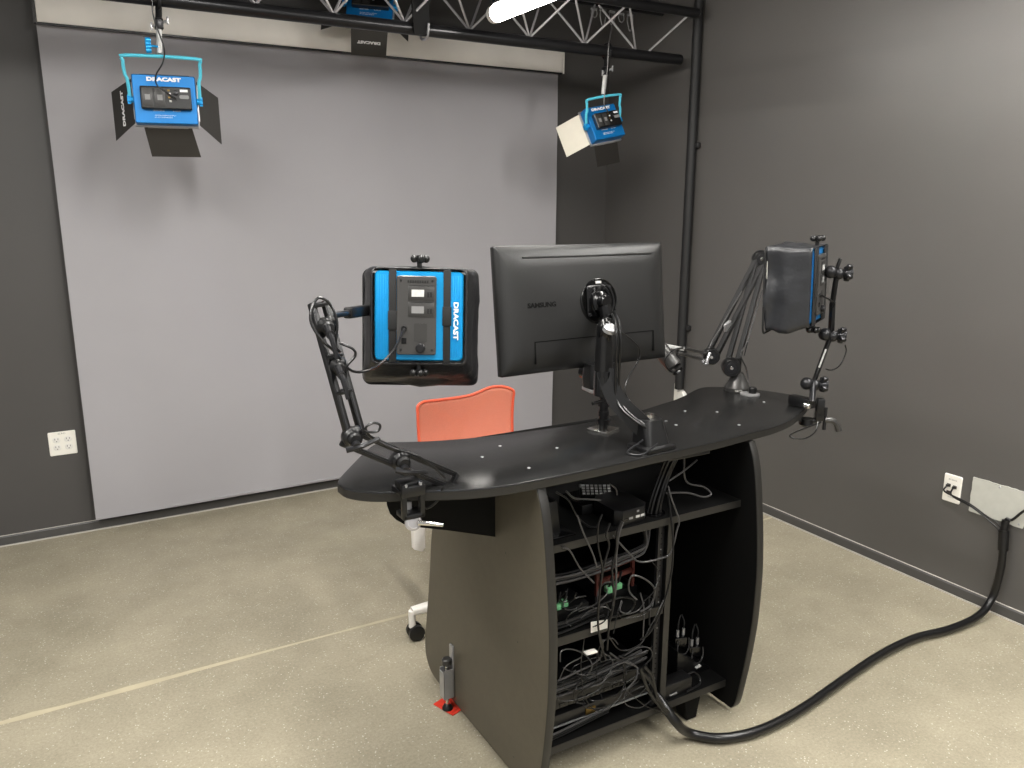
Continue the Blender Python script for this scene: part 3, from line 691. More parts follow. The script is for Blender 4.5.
# clamp
cb = M(); cx_, cy_ = .666, 1.640
cb.box((cx_, cy_-.002, ZT+.022), (.054, .040, .018), bev=.004); cb.box((cx_-.022, cy_-.026, ZT-.012), (.012, .014, .085), bev=.003); cb.box((cx_+.022, cy_-.026, ZT-.012), (.012, .014, .085), bev=.003); cb.box((cx_, cy_-.010, ZT-.050), (.054, .046, .012), bev=.003); cb.box((cx_, cy_+.006, ZT+.007), (.058, .050, .012), bev=.002); cb.box((cx_, cy_-.030, ZT+.012), (.058, .010, .026), bev=.003)
cl = cb.build('clamp_body', 'blk', la)
M().cyl((cx_, cy_, ZT+.05), (J0.x, J0.y, J0.z-.015), .015, n=18).build('clamp_post', 'blk', cl)
M().lathe((cx_-.002, cy_-.022, ZT-.066), (0, -1, .25), [(.014, 0), (.020, .005), (.020, .010), (.015, .013), (.013, .010), (.004, .011)], 28).build('clamp_screw', 'rod', cl)
M().tube([(cx_+.002, cy_-.046, ZT-.060), (cx_+.025, cy_-.048, ZT-.066), (cx_+.064, cy_-.048, ZT-.078)], lambda t: .0065-.002*t, 10, 4).build('clamp_handle', 'chrome', cl)
M().cyl((cx_, cy_+.012, ZT-.046), (cx_, cy_+.012, ZT-.026), .012, n=14).build('clamp_pad', 'steel', cl)
for sx in (-1, 1): M().cyl((cx_+sx*.018, cy_-.030, ZT+.01), (cx_+sx*.018, cy_-.030, ZT+.030), .004, n=10).build('clamp_bolt', 'steel', cl)
# spigot to the softbox yoke
sgp = M(); e0, e1 = L(329, 316, 1.7374), LP+LR @ V((-.128, .012, -.02)); sgp.cyl(e0, e1, .0075, n=14); sgp.build('spigot', 'gun', la)
M().bar(e0.lerp(e1, .45), e1, .022, .026, bev=.004).build('spigot_socket', 'blk', la)
def cab(pts, r, label, m='cable', name='cable', group=None, n=8):
    return tag(M().tube(pts, r, n).build(name, m), label, 'cable', group)
cab([LP+LR @ V((-.036, -.030, .034)), LP+LR @ V((-.037, -.038, .050)), L(392, 352, 1.7374), L(374, 368, 1.718), L(352, 371, 1.6888), L(335, 352, 1.6791), L(322, 340, 1.6888), L(312, 325, 1.6986), L(311, 312, 1.7083), L(318, 298, 1.718), L(330, 304, 1.7083), L(337, 322, 1.6986), L(336, 345, 1.6888), L(340, 352, 1.6791)], .0032, 'power lead looped from the left softbox light down its arm')
cab([L(340, 343, 1.6888), L(353, 349, 1.6694), L(355, 356, 1.6694), L(347, 366, 1.6694), L(346, 378, 1.6694)], .0032, 'short lead bow standing off the left light arm below its top joint')
cab([L(363, 430, 1.6112), L(369, 432, 1.6112), L(378, 431, 1.6112), L(380, 425, 1.6112), L(373, 423, 1.6112), L(366, 428, 1.6112), L(372, 438, 1.6209), L(392, 448, 1.6209), L(415, 455, 1.6112), L(432, 466, 1.6112), L(445, 478, 1.6112)], .0030, 'black lead curling over the left light arm elbow and lower bars')
cab([L(443, 487, 1.6112), L(438, 500, 1.6209), L(428, 508, 1.6403), L(420, 505, 1.65), L(420, 497, 1.6694)], .0026, 'thin lead loop hanging under the desk edge beside the left clamp')

# ------------------------------------------------------------------ right light arm
ra = thing('light_arm', 'black light arm with star knobs clamped to the right desk tip', 'light arm', (2.2033, 1.7374, ZT))
def Rr(px, py, y=1.7228): return at(px, py, y=y)
cb = M(); RZc = RZ(52)
cb.bar(at(791, 399, z=ZT+.017), at(813, 404, z=ZT+.017), .034, .032, bev=.003)
cv = at(815, 407, z=ZT-.004); cv = V((cv.x+.012, cv.y-.010, cv.z)); cb.box(cv, (.030, .026, .062), RZc, .004); cb.box(cv+RZc @ V((0, .030, -.046)), (.026, .070, .012), RZc, .003); cb.box(cv+V((0, 0, -.03)), (.030, .026, .03), RZc, .003)
cl = cb.build('clamp_body', 'blk', ra)
M().lathe(at(805, 405, z=ZT+.018), V((.25, -.97, 0)), [(.010, 0), (.010, .016), (.008, .018)], 14).build('clamp_bolt', 'chrome', cl)
M().lathe(cv+RZc @ V((0, .040, -.066)), (0, 0, 1), [(.018, 0), (.024, .006), (.022, .026)], 18).build('clamp_pad', 'blk', cl)
hs = cv+V((.012, -.014, -.020)); M().cyl(hs+V((0, 0, .02)), hs+V((0, 0, -.055)), .006, n=12).build('clamp_screw', 'gun', cl)
M().tube([hs+V((0, 0, -.022)), hs+V((.022, -.016, -.024)), hs+V((.034, -.024, -.040)), hs+V((.040, -.028, -.058))], lambda t: .009+.002*t, 10, 4).build('clamp_handle', 'mic', cl)
K1, K2, K3 = Rr(813, 384), Rr(831, 335), Rr(837, 270, 1.65)
M().cyl(at(812, 403, z=ZT+.03), K1, .010, n=14).build('post', 'gun', ra)
def star_joint(c, parent):
    c = V(c); o = M().ball(c+V((-.018, .010, .002)), .021).ball(c+V((.006, -.002, -.004)), .019).build('ball_joint', 'gun', parent)
    k = M(); d = V((.78, -.62, 0)); k.cyl(c+V((.006, -.002, 0)), c+d*.032, .012, n=14); F = frame(d)
    for j in range(4):
        a = PI/2*j+.5; k.bar(c+d*.028, c+d*.036+F @ V((.030*math.cos(a), .030*math.sin(a), 0)), .020, .015, bev=.005)
    k.cyl(c+d*.024, c+d*.046, .016, n=14); k.build('star_knob', 'gun', o); return o
M().bar(K1, K2, .012, .012, bev=.002).build('lower_bar', 'blk', ra)
M().bar(K1.lerp(K2, .35)+V((-.008, -.006, 0)), K1.lerp(K2, .72)+V((-.008, -.006, 0)), .004, .004).build('bar_tape', 'sticker', ra)
RB = RP + RR @ V((.02, .02, .032))
star_joint(K1, ra); star_joint(K2, ra)
K3 = RP + RR @ V((.045, .035, .060))
M().bar(K2, RP + RR @ V((.050, -.06, .050)), .016, .014, bev=.002).build('upper_bar', 'blk', ra)
M().bar(RP + RR @ V((.050, -.06, .050)), K3, .014, .012, bev=.002).build('mount_bar', 'blk', ra)
M().cyl(RP + RR @ V((.045, .035, .028)), K3, .010, n=14).build('spigot', 'steel', ra)
star_joint(K3, ra)
M().bar(K3+V((-.004, 0, .012)), K3+V((.004, -.004, .045)), .013, .008, bev=.002).build('lock_lever', 'blk', ra)
cab([RP+RR @ V((-.036, -.030, .034)), RP+RR @ V((.02, -.06, .06)), Rr(832, 310), Rr(834, 322), Rr(829, 330)], .0028, 'black lead dropping from the right softbox light to its arm')
cab([Rr(845, 345), Rr(846, 352), Rr(840, 365), Rr(832, 370), Rr(826, 369)], .0022, 'thin lead bow on the lower bar of the right light arm')
cab([V((2.0965, 1.65, ZT-TH-.003)), Rr(790, 435, 1.65), Rr(803, 439, 1.6306), Rr(815, 432, 1.6403), Rr(818, 422, 1.65)], .0026, 'thin lead hanging below the right desk tip by the clamp')

# ------------------------------------------------------------------ microphone boom
mc = thing('microphone_boom', 'black spring microphone boom on a cone base at the right of the desk', 'microphone stand', (2.0868, 2.0286, ZT))
cbs = V((2.1013, 2.0237, ZT))
M().lathe(cbs, (0, 0, 1), [(.046, 0), (.046, .012), (.042, .016), (.022, .058), (.014, .066)], 30).build('cone_base', 'mic', mc)
M().box(cbs+V((-.03, -.036, .007)), (.026, .003, .008), RZ(-38)).build('base_badge', 'chrome', mc)
e1 = at(731, 367, y=2.0286); e2 = at(761, 259, y=2.1936); e3 = at(711, 356, y=2.0674)
M().cyl(cbs+V((0, 0, .06)), V((cbs.x, cbs.y, e1.z+.03)), .009, n=14).build('swivel_pin', 'blk', mc)
def wheel(c, r, name, parent):
    d = (V((0, 0, CAM_H))-c); d.z = 0; d.normalize()
    d = V((-.62, -.78, 0))
    o = M().lathe(c-d*.022, d, [(r*.9, 0), (r, .005), (r, .036), (r*.85, .044)], 28).build(name, 'blk', parent)
    M().lathe(c+d*.022, d, [(r*.62, 0), (r*.56, .003)], 24).build('wheel_face', 'gun', o); M().lathe(c+d*.0245, d, [(r*.22, 0), (r*.16, .003)], 14).build('wheel_screw', 'chrome', o)
    return o
wheel(e1, .033, 'lower_pivot', mc); wheel(e2, .033, 'elbow_pivot', mc); wheel(e3, .030, 'upper_pivot', mc)
def pair2(a, b, name, gap, parent):
    a, b = V(a), V(b); s_ = (b-a).cross(V((-.62, -.78, 0))).normalized()*gap; g = M()
    for sg in (-1, 1): g.bar(a+s_*sg, b+s_*sg, .018, .018, bev=.003)
    return g.build(name, 'strap', parent)
pair2(e1, e2, 'lower_bar_pair', .0165, mc); pair2(e2, e3, 'upper_bar_pair', .0155, mc)
spg = M(); s0, s1 = e1.lerp(e2, .1)+V((.028, -.02, 0)), e1.lerp(e2, .7)+V((.03, -.02, 0)); spg.cyl(s0, s1, .0018, n=6); spg.build('spring_rod', 'gun', mc)
tie = M().bar(e3.lerp(e2, .28)+V((-.014, -.012, -.004)), e3.lerp(e2, .28)+V((.022, .0, .01)), .012, .036, bev=.002).build('cable_tie', 'steel', mc)
h0 = e3+V((-.012, -.01, 0)); h1 = at(683, 349, y=2.0188)
yk = M(); yk.bar(h0+V((0, 0, .008)), h1+V((0, 0, .004)), .011, .011, bev=.003); yk.bar(h0+V((-.02, -.01, -.012)), at(678, 353, y=1.9994), .010, .010, bev=.003); yk.build('head_bracket', 'mic', mc)
M().tube([e3+V((-.035, -.03, .02)), e3+V((-.055, -.035, -.012)), e3+V((-.075, -.04, -.005))], .006, 8, 4).ball(e3+V((-.06, -.04, -.014)), .008, (1.4, 1, .8)).build('wing_nut', 'steel', mc)
mk = thing('microphone', 'dark grey barrel microphone hanging from the boom beside the monitor', 'microphone', at(672, 358, y=1.9897))
ma, mb_ = at(661, 350, y=1.9994), at(677, 370, y=1.9412); dm = (mb_-ma).normalized()
M().lathe(ma-dm*.045, dm, [(.016, 0), (.024, .008), (.027, .04), (.027, .11), (.025, .118), (.020, .120), (.020, .112)], 28).build('body', 'mic', mk)
M().lathe(mb_+dm*.004, dm, [(.021, 0), (.019, .003)], 24).build('end_ring', 'blk_gloss', mk)
M().lathe(mb_+dm*.006, dm, [(.008, 0), (.007, .004)], 14).build('cable_socket', 'steel', mk)
M().bar(ma+V((.0, 0, .018)), h1, .012, .012, bev=.002).build('swivel_mount', 'sticker', mk)
cab([at(683, 348, y=1.98), at(674, 350, y=1.9412), at(667, 356, y=1.9315), at(665, 363, y=1.9315), at(670, 371, y=1.9315), at(677, 372, y=1.9509)], .0030, 'black cable looped round the microphone barrel', 'cable')
cab([at(709, 349, y=2.05), at(713, 340, y=2.05), at(720, 329, y=2.055), at(726, 318, y=2.065), at(735, 303, y=2.09), at(742, 291, y=2.11)], .0022, 'grey lead running up the outer bar of the microphone boom', 'cable_grey')
cab([e1.lerp(e2, .22)+V((.026, -.02, -.0)), at(741, 355, y=2.0188), at(746, 368, y=2.0188), at(748, 380, y=2.0091), at(748, 393, y=1.985)], .0030, 'grey microphone cable dropping into the desk grommet', 'cable_grey')
gm = thing('desk_grommet', 'grey round cable grommet in the desktop beside the cone base', 'grommet', at(750, 394, z=ZT))
g0 = at(750, 394.5, z=ZT); M().lathe(g0, (0, 0, 1), [(.034, 0), (.034, .004), (.026, .006), (.020, .004)], 28).build('ring', 'print_grey', gm); M().lathe(g0+V((.012, .0, .003)), (0, 0, 1), [(.014, 0), (.014, .018), (.010, .022)], 16).build('cord_plug', 'blk', gm)

# ------------------------------------------------------------------ overhead truss
tr = thing('overhead_truss', 'dark steel lighting truss with crossed rods under the ceiling', 'truss', (1.2, 3.5, 2.34))
YT, ZB, ZU = 3.50, 2.342, 2.545
xe = at(680, 58, y=YT).x
bc_ = M().cyl((-2.6, YT, ZB), (xe, YT, ZB), .027, n=24).build('bottom_chord', 'steel_dark', tr); M().cyl((xe-.004, YT, ZB), (xe+.003, YT, ZB), .024, n=20).build('end_cap', 'rod', bc_)
for yy, ll, ZU in ((3.36, xe-.02, 2.545), (3.64, xe-.02, 2.605)):
    o = M().cyl((-2.6, yy, ZU), (ll, yy, ZU), .024, n=20).build('top_chord', 'steel_dark', tr); M().cyl((ll-.004, yy, ZU), (ll+.003, yy, ZU), .021, n=20).build('end_cap', 'steel', o)
for yy, ZU in ((3.64, 2.605), (3.36, 2.545)):
    x = xe-.30; k = 0
    while x > -1.0:
        a = V((x, YT, ZB+.02)); b = V((x-.16, yy, ZU)); c2 = V((x-.32, YT, ZB+.02))
        M().cyl(a, b, .0055, n=8).build('diagonal_rod', 'rod', tr); M().cyl(b, c2, .0055, n=8).build('diagonal_rod', 'rod', tr)
        x -= .32 if yy < 3.5 else .32
        k += 1
x = xe-.06
M().cyl((x-.16, YT, ZB+.02), (x, 3.36, ZU), .0055, n=8).build('diagonal_rod', 'rod', tr)
hb = thing('truss_hanger', 'dark hanger plate holding the truss above the centre studio light', 'bracket', at(415, 15, y=YT))
hx = at(418, 30, y=YT).x
M().prism([(hx-.06, YT-.040, ZB+.34), (hx+.05, YT-.040, ZB+.34), (hx+.035, YT-.040, ZB-.03), (hx-.035, YT-.040, ZB-.03)], (0, .008, 0)).build('plate', 'inside', hb)
M().tube([(hx+.03, YT-.05, ZB+.02), (hx+.03, YT-.03, ZB-.034), (hx+.03, YT+.035, ZB-.03), (hx+.03, YT+.036, ZB+.03)], .006, 8, 5).build('u_bolt', 'steel', hb)
M().cyl((hx, YT-.03, ZB+.33), (hx, YT-.03, ZC), .008, n=10).build('drop_rod', 'steel_dark', hb)
# second pipe behind that carries the centre light
tag(M().cyl((-2.6, 3.86, 2.74), (XR-.02, 3.86, 2.74), .024, n=20).build('rear_pipe', 'steel_dark'), 'plain dark pipe running behind the truss near the back wall', 'pipe')
# loops of pale cord clipped under the ceiling near the tube
for k, px in enumerate([(594, 9), (603, 10), (612, 12), (621, 14), (630, 15)]):
    a = at(px[0], px[1], y=3.62)
    o = thing('hanging_loop', ['first', 'second', 'third', 'fourth', 'fifth'][k]+' pale cord loop from the tube, clipped along the truss', 'cord', a)
    M().box(a, (.036, .014, .010), bev=.002).build('clip', 'print_grey', o); M().tube([a+V((-.014, 0, -.003)), a+V((-.016, 0, -.025-.010*(k % 3))), a+V((.004, 0, -.040-.020*((k*2) % 3))), a+V((.020, 0, -.025)), a+V((.016, 0, -.003))], .0028, 6, 5).build('cord', 'print_grey', o)

# ------------------------------------------------------------------ hanging panel lights with barn doors
def hang_light(label, pos, R, w_, h_, top, flaps, yk_dir=1, box_c=(0, .0), yoke=True, blue='blue_deep', out=.006, btext=False):
    """local: x right, y up, z towards the back (viewer)"""
    t = thing('studio_light', label, 'studio light', pos, R)
    I = Matrix.Translation(V(pos)) @ R.to_4x4(); I = I.inverted()
    hs_ = M().loft([(w_, h_, .006, -.045), (w_, h_, .006, 0), (w_-.006, h_-.006, .006, .004)]).build('housing', blue, t, world=False)
    fr_ = M()
    for sx in (-1, 1): fr_.box((sx*(w_/2-.004), 0, -.052), (.016, h_+.014, .014), bev=.002)
    for sy in (-1, 1): fr_.box((0, sy*(h_/2-.0), -.052), (w_+.008, .014, .014), bev=.002)
    fr_.build('front_frame', 'steel', t, world=False)
    M().box((0, 0, -.047), (w_-.02, h_-.02, .004)).build('diffuser', 'white', t, world=False)
    # control block
    bw, bh = w_*.80, h_*.46; by0 = .002
    bk = M().loft([(bw, bh, .006, .004, .004, by0), (bw, bh, .006, .026, .004, by0), (bw-.008, bh-.008, .006, .030, .004, by0)]).build('control_block', 'blk', t, world=False)
    for k in range(2):
        pl_ = M().box((.004-bw*.36+k*bw*.24, by0, .0306), (bw*.20, bh*.78, .002), bev=.0006).build('battery_bay', 'panel_dark', bk, world=False)
        M().box((.004-bw*.36+k*bw*.24, by0, .0318), (bw*.10, bh*.24, .0008)).build('bay_sticker', 'print_grey', pl_, world=False)
    M().lathe((.004+bw*.20, by0+bh*.22, .030), (0, 0, 1), [(.010, 0), (.009, .008), (.007, .009)], 16).build('dimmer_knob', 'gun', bk, world=False)
    for k in range(4): M().box((.004+bw*(.06+.02*(k % 2)), by0+bh*(.33-.16*k), .0308), (.008, .008, .002), bev=.0006).build('button', 'sticker' if k % 2 else 'gold', bk, world=False)
    M().loft([(.034, .014, .005, .030, .004+bw*.36, by0+bh*.05), (.034, .014, .005, .033, .004+bw*.36, by0+bh*.05)]).build('power_socket', 'print_grey', bk, world=False)
    M().box((.004+bw*.36, by0+bh*.33, .0308), (.028, .009, .001)).build('spec_label', 'print', bk, world=False)
    text('DRACAST', h_*.105, 'print', t, T(0, h_*.405, .0046), xs=1.45, bold=.0012)
    text('LED500 SERIES', h_*.036, 'print', t, T(-w_*.12, -h_*.235, .0046)); text('BI-COLOR', h_*.036, 'print', t, T(w_*.17, -h_*.235, .0046))
    text('CAUTION: INDOOR USE ONLY', h_*.030, 'print', t, T(-w_*.02, -h_*.335, .0046)); text('DO NOT OPEN HOUSING', h_*.030, 'print', t, T(-w_*.05, -h_*.375, .0046))
    # side pivots and yoke
    if yoke:
        for sx in (-1, 1):
            kn = M(); kn.cyl((sx*w_/2, .0, -.02), (sx*(w_/2+.022), .0, -.02), .012, n=16)
            for k in range(6): kn.box((sx*(w_/2+.016), .014*math.cos(k*PI/3), -.02+.014*math.sin(k*PI/3)), (.012, .007, .007), bev=.001)
            kn.build('pivot_knob', 'blue', t, world=False)
        tp = I @ V(top); yd = (tp-V((0, 0, -.02))); hh = yd.length; ydn = yd/hh; wy = w_/2+.012
        o0 = V((0, 0, -.02))
        pts = [o0+V((-wy, 0, 0)), o0+V((-wy, 0, 0))+ydn*hh*.45, o0+V((-wy-out, 0, 0))+ydn*hh*.58, o0+V((-wy-out, 0, 0))+ydn*(hh-.018), o0+V((-wy-out+.014, 0, 0))+ydn*hh]
        pts += [V((-p.x, p.y, p.z)) for p in pts[::-1]]
        M().tube(pts, .0065, 10, 3).build('yoke', 'cyan', t, world=False)
    for (kind, ang, length, wn, wf, mt, shift) in flaps:
        # kind: side hinge; plate hinged on that side of the front, swung by ang degrees from the frame plane away from the viewer
        ca, sa = math.cos(math.radians(ang)), math.sin(math.radians(ang)); z0 = -.055
        if kind in 'LR':
            sx = -1 if kind == 'L' else 1; x0 = sx*(w_/2+.004)
            P4 = [V((x0, -wn/2, z0)), V((x0, wn/2, z0)), V((x0+sx*length*ca, wf/2+shift, z0-length*sa)), V((x0+sx*length*ca, -wf/2+shift, z0-length*sa))]
        else:
            sy = -1 if kind == 'B' else 1; y0 = sy*(h_/2+.006)
            P4 = [V((-wn/2, y0, z0)), V((wn/2, y0, z0)), V((wf/2+shift, y0+sy*length*ca, z0-length*sa)), V((-wf/2+shift, y0+sy*length*ca, z0-length*sa))]
        nn = (P4[1]-P4[0]).cross(P4[2]-P4[1]).normalized()
        fo = M().prism(P4, nn*.0022).build('barn_door', mt, t, world=False)
        hg = M(); hg.cyl(P4[0].lerp(P4[1], .08), P4[0].lerp(P4[1], .92), .003, n=8); hg.build('hinge', 'steel', fo, world=False)
        if kind == 'L' and mt == 'flap_dark' and box_c[0] != 9:
            u = (P4[1]-P4[0]).normalized(); vv = (P4[2]-P4[1]).normalized()
            zz = u.cross(vv); zz = -zz if zz.z < 0 else zz
            yy_ = zz.cross(u)
            cc = (P4[0]+P4[1]+P4[2]+P4[3])/4
            text('DRACAST', h_*.11, 'print', fo, Matrix.Translation(cc+zz*.003-yy_*0) @ Matrix((u, yy_, zz)).transposed().to_4x4(), xs=1.5, bold=.001)
        if kind == 'B' and btext:
            u = (P4[0]-P4[1]).normalized(); d_ = (P4[2]-P4[1]).normalized(); zz = u.cross(d_).normalized()
            zz = -zz if zz.z < 0 else zz
            up_ = zz.cross(u); cc = (P4[0]+P4[1]+P4[2]+P4[3])/4
            text('DRACAST', h_*.085, 'print', fo, Matrix.Translation(cc+zz*.003) @ Matrix((u, up_, zz)).transposed().to_4x4(), xs=1.5, bold=.001)
    return t
def hanger(label, top, bottom, lamp_top):
    """pipe clamp, chrome stem and tee handles above a lamp"""
    t = thing('pipe_hanger', label, 'clamp', bottom)
    top, bottom = V(top), V(bottom)
    M().tube([top+V((0, -.034, .0)), top+V((0, -.02, .032)), top+V((0, .02, .032)), top+V((0, .034, 0)), top+V((0, .02, -.032)), top+V((0, -.02, -.032)), top+V((0, -.034, 0))], .007, 8, 5).build('pipe_hook', 'gun', t)
    M().cyl(top+V((0, 0, -.03)), top.lerp(bottom, .45), .012, n=14).build('stem', 'blk', t)
    mid = top.lerp(bottom, .45); g = M(); g.box(mid, (.030, .034, .040), bev=.004); g.build('joint_block', 'gun', t)
    for d in (V((.030, -.02, .012)), V((-.028, -.016, -.014))):
        k = M(); k.cyl(mid, mid+d, .005, n=10); k.bar(mid+d+V((0, 0, .014)), mid+d+V((0, 0, -.014)), .008, .006, bev=.002); k.build('tee_handle', 'steel', t)
    M().cyl(mid, bottom+V((0, 0, .004)), .010, n=16).build('spigot', 'bright', t)
    return t
HL = V((.456, 3.49, 1.979)); HRm = pose(math.radians(-9), math.radians(-4), math.radians(.3))
ytop = at(160, 57, y=3.46)
hang_light('cyan studio light with barn doors hanging left, back to the viewer', HL, HRm, .226, .180, ytop,
           [('L', 50, .125, .165, .185, 'flap_dark', -.045), ('R', 50, .125, .165, .185, 'flap_dark', -.05), ('B', 38, .13, .175, .185, 'flap_dark', .020), ('T', 76, .12, .175, .185, 'flap_dark', 0)])
hanger('chrome stemmed clamp holding the left studio light to the truss', (at(158, 0, y=YT).x, YT, ZB), ytop+V((0, 0, .008)), ytop)
tk = thing('yoke_knob', 'blue tightening knob beside the left chrome stem', 'knob', ytop+V((-.04, -.01, .03)))
g = M(); 
for k in range(4): g.cyl(ytop+V((-.048, -.008, .018+k*.012)), ytop+V((-.030, -.008, .020+k*.012)), .010, n=12)
g.cyl(ytop+V((-.034, -.008, .036)), ytop+V((-.004, 0, .036)), .004, n=8); g.build('knob_head', 'blue', tk)
cab([at(152, 0, y=3.44), at(153, 14, y=3.44), at(157, 28, y=3.44), at(164, 48, y=3.43), at(163, 62, y=3.42), at(156, 75, y=3.42), at(157, 85, y=3.43), at(166, 92, y=3.43), at(176, 99, y=3.44)], .0028, 'black power lead running down to the left studio light')
HRp = V((2.55, 3.485, 2.00)); HRr = pose(math.radians(14.4), math.radians(-11.3), math.radians(10.7))
HRr = pose(math.radians(-4), math.radians(-22), math.radians(12))
rtop = at(603, 97, y=3.47)
hang_light('small cyan studio light with one white barn door hanging at the right', HRp, HRr, .190, .175, rtop,
           [('L', 56, .14, .165, .165, 'flap_white', 0), ('B', 52, .13, .15, .150, 'flap_dark', .05), ('R', 75, .12, .17, .15, 'flap_dark', 0)], box_c=(9, 9), out=-.006)
hanger('chrome stemmed clamp holding the right studio light to the truss', (at(607, 48, y=YT).x, YT, ZB), rtop+V((0, 0, .008)), rtop)
cab([at(613, 24, y=3.46), at(609, 42, y=3.45), at(608, 60, y=3.45), at(606, 85, y=3.45), at(604, 103, y=3.45), at(608, 112, y=3.42)], .0030, 'grey lead running down beside the clamp of the right studio light', 'cable_grey')
HCp = at(370, 2, y=3.84); HCr = pose(math.radians(-22), math.radians(-26), math.radians(-4))
hang_light('studio light above the truss with an upside down lettered barn door', HCp, HCr, .213, .190, V((HCp.x, 3.84, 2.715)),
           [('B', 48, .125, .172, .166, 'flap_dark', -.004), ('L', 34, .15, .16, .04, 'flap_dark', -.05), ('R', 50, .11, .16, .04, 'flap_dark', -.07)], box_c=(9, 9), btext=True)

# ------------------------------------------------------------------ power cable to the wall
main = [(1.445, 1.70, .160), (1.450, 1.625, .140), (1.470, 1.572, .090), at(690, 733, z=.03), at(722, 738, z=.022), at(760, 730, z=.022), at(800, 710, z=.022), at(840, 682, z=.022), at(880, 655, z=.022), at(915, 638, z=.022), at(950, 629, z=.022), at(978, 616, z=.03),
        at(992, 598, x=3.085), at(1000, 572, x=3.09), at(1003, 550, x=3.095), at(1004, 530, x=3.10), at(1006, 520, x=3.105)]
mcab = thing('cable_snake', 'thick black sleeved cable running across the floor to the right wall', 'cable', at(840, 682, z=.0))
M().tube(main, .0145, 12, 8).build('sleeve', 'cable', mcab)
M().cyl(main[-3], main[-2], .019, n=14).build('end_tape', 'blk', mcab)
cab([at(1004, 532, x=3.105), at(1006, 519, x=3.105), at(1012, 520, x=3.11), at(1024, 511, x=3.115), at(1040, 505, x=3.115)], .005, 'black cord leaving the thick cable toward the right edge over the blank plate')
dq = at(952.5, 488.5, x=XR)
cab([dq+V((-.020, .014, .012)), dq+V((-.05, .0, -.005)), at(968, 503, x=3.07), at(985, 515, x=3.08), at(998, 524, x=3.09), at(1003, 534, x=3.095)], .0035, 'upper dark lead from the data plate to the thick cable')
cab([dq+V((-.020, -.012, .010)), dq+V((-.05, -.03, -.012)), at(972, 507, x=3.065), at(987, 519, x=3.075), at(997, 528, x=3.085), at(1002, 538, x=3.09)], .0035, 'lower dark lead from the data plate to the thick cable')

# ------------------------------------------------------------------ equipment in the desk
SZ = .725  # equipment coordinates below are pre-scaled about the camera, by a separate factor
dc = thing('docking_station', 'black angular docking station on the upper shelf under the desktop', 'docking station', (1.313, 1.6939, SZ))
oc = [(1.2744, 1.6484), (1.2904, 1.6293), (1.3708, 1.6360), (1.3926, 1.6580), (1.3949, 1.7441), (1.3708, 1.7776), (1.2985, 1.7699), (1.2744, 1.7441)]
M().prism([(x, y, SZ+.0005) for x, y in oc], (0, 0, .046), bev=.004).build('body', 'blk', dc)
for k, x in enumerate((1.302, 1.321, 1.346, 1.364)): M().box((x, 1.6305+(x-1.29)*.075, SZ+.020), (.014, .003, .007), RZ(4), .0006).build('port', ['blk_gloss', 'print_grey', 'sticker', 'sticker'][k], dc)
M().box((1.346, 1.634, SZ+.036), (.008, .002, .006), RZ(4)).build('port_mark', 'print_grey', dc)
rbp = at(598, 491, y=1.80); ch_ = rbp.z-SZ-.012
bx = thing('black_case', 'flat black case behind the docking station on the upper shelf', 'box', (rbp.x, 1.80, SZ))
M().box((rbp.x-.01, 1.81, SZ+ch_/2), (.17, .11, ch_-.002), RZ(4), .003).build('body', 'blk', bx)
M().box((rbp.x-.01, 1.81, SZ+ch_-.0005), (.166, .106, .002), RZ(4), .0008).build('lid', 'blk_gloss', bx)
rmz = SZ+ch_+.001
rm = thing('remote_control', 'grey keypad remote control lying on the black case', 'remote control', (rbp.x, 1.80, rmz+.007), RZ(-30) @ RX(24))
M().box((0, 0, .0055), (.11, .050, .010), bev=.003).build('body', 'blk', rm, world=False)
for i in range(7):
    for j in range(4):
        M().box((-.043+i*.0125, -.0165+j*.011, .0112), (.0085, .0070, .002), bev=.0006).build('key', 'sticker' if (i+j) % 4 else 'print', rm, world=False)
lb = thing('speaker_box', 'small black box at the left end of the upper shelf', 'box', (1.1005, 1.7226, SZ))
M().prism([(1.0642, 1.67, SZ+.0005), (1.1149, 1.67, SZ+.0005), (1.1005, 1.67, SZ+.10), (1.0642, 1.67, SZ+.10)], (0, .09, 0), bev=.003).build('body', 'blk', lb)
M().box((1.1053, 1.713, SZ+.004), (.085, .13, .006), bev=.002).build('foot', 'blk_gloss', lb)
# bundle through the shelf grommet
gx = V((1.4326, 1.67, SZ))
gr = thing('shelf_grommet', 'round grommet ring in the upper shelf with a cable bundle through it', 'grommet', gx)
M().lathe(gx, (0, 0, 1), [(.034, 0), (.034, .003), (.029, .004), (.027, .002)], 26).build('ring', 'blk_gloss', gr)
for k in range(7):
    a = 2*PI*k/7; o_ = V((.017*math.cos(a), .015*math.sin(a), 0)) if k else V((0, 0, 0))
    cab([gx+o_+V((0, 0, .003)), gx+o_*.9+V((.010, -.002, .05)), gx+o_*.8+V((.035, 0, .11)), gx+o_*.9+V((.050, -.012, .165)), V((1.540+o_.x*.6, 1.705+o_.y*.5, .884))], .0055, 'black cable in the bundle rising from the shelf grommet to the desktop', 'cable', group='cables in the bundle under the desktop')
cab([V((1.51, 1.64, .902)), at(686, 481, y=1.66), at(704, 487, y=1.66), at(711, 494, y=1.65), at(703, 497, y=1.645), at(688, 493, y=1.64), at(666, 493, y=1.64)], .0030, 'grey cable looping to the right above the upper shelf', 'cable_grey')
cab([at(669, 481, y=1.6269), at(685, 470, y=1.6365), at(697, 460, y=1.6652)], .0026, 'pale thin lead slanting up to the underside of the desktop', 'cable_grey')
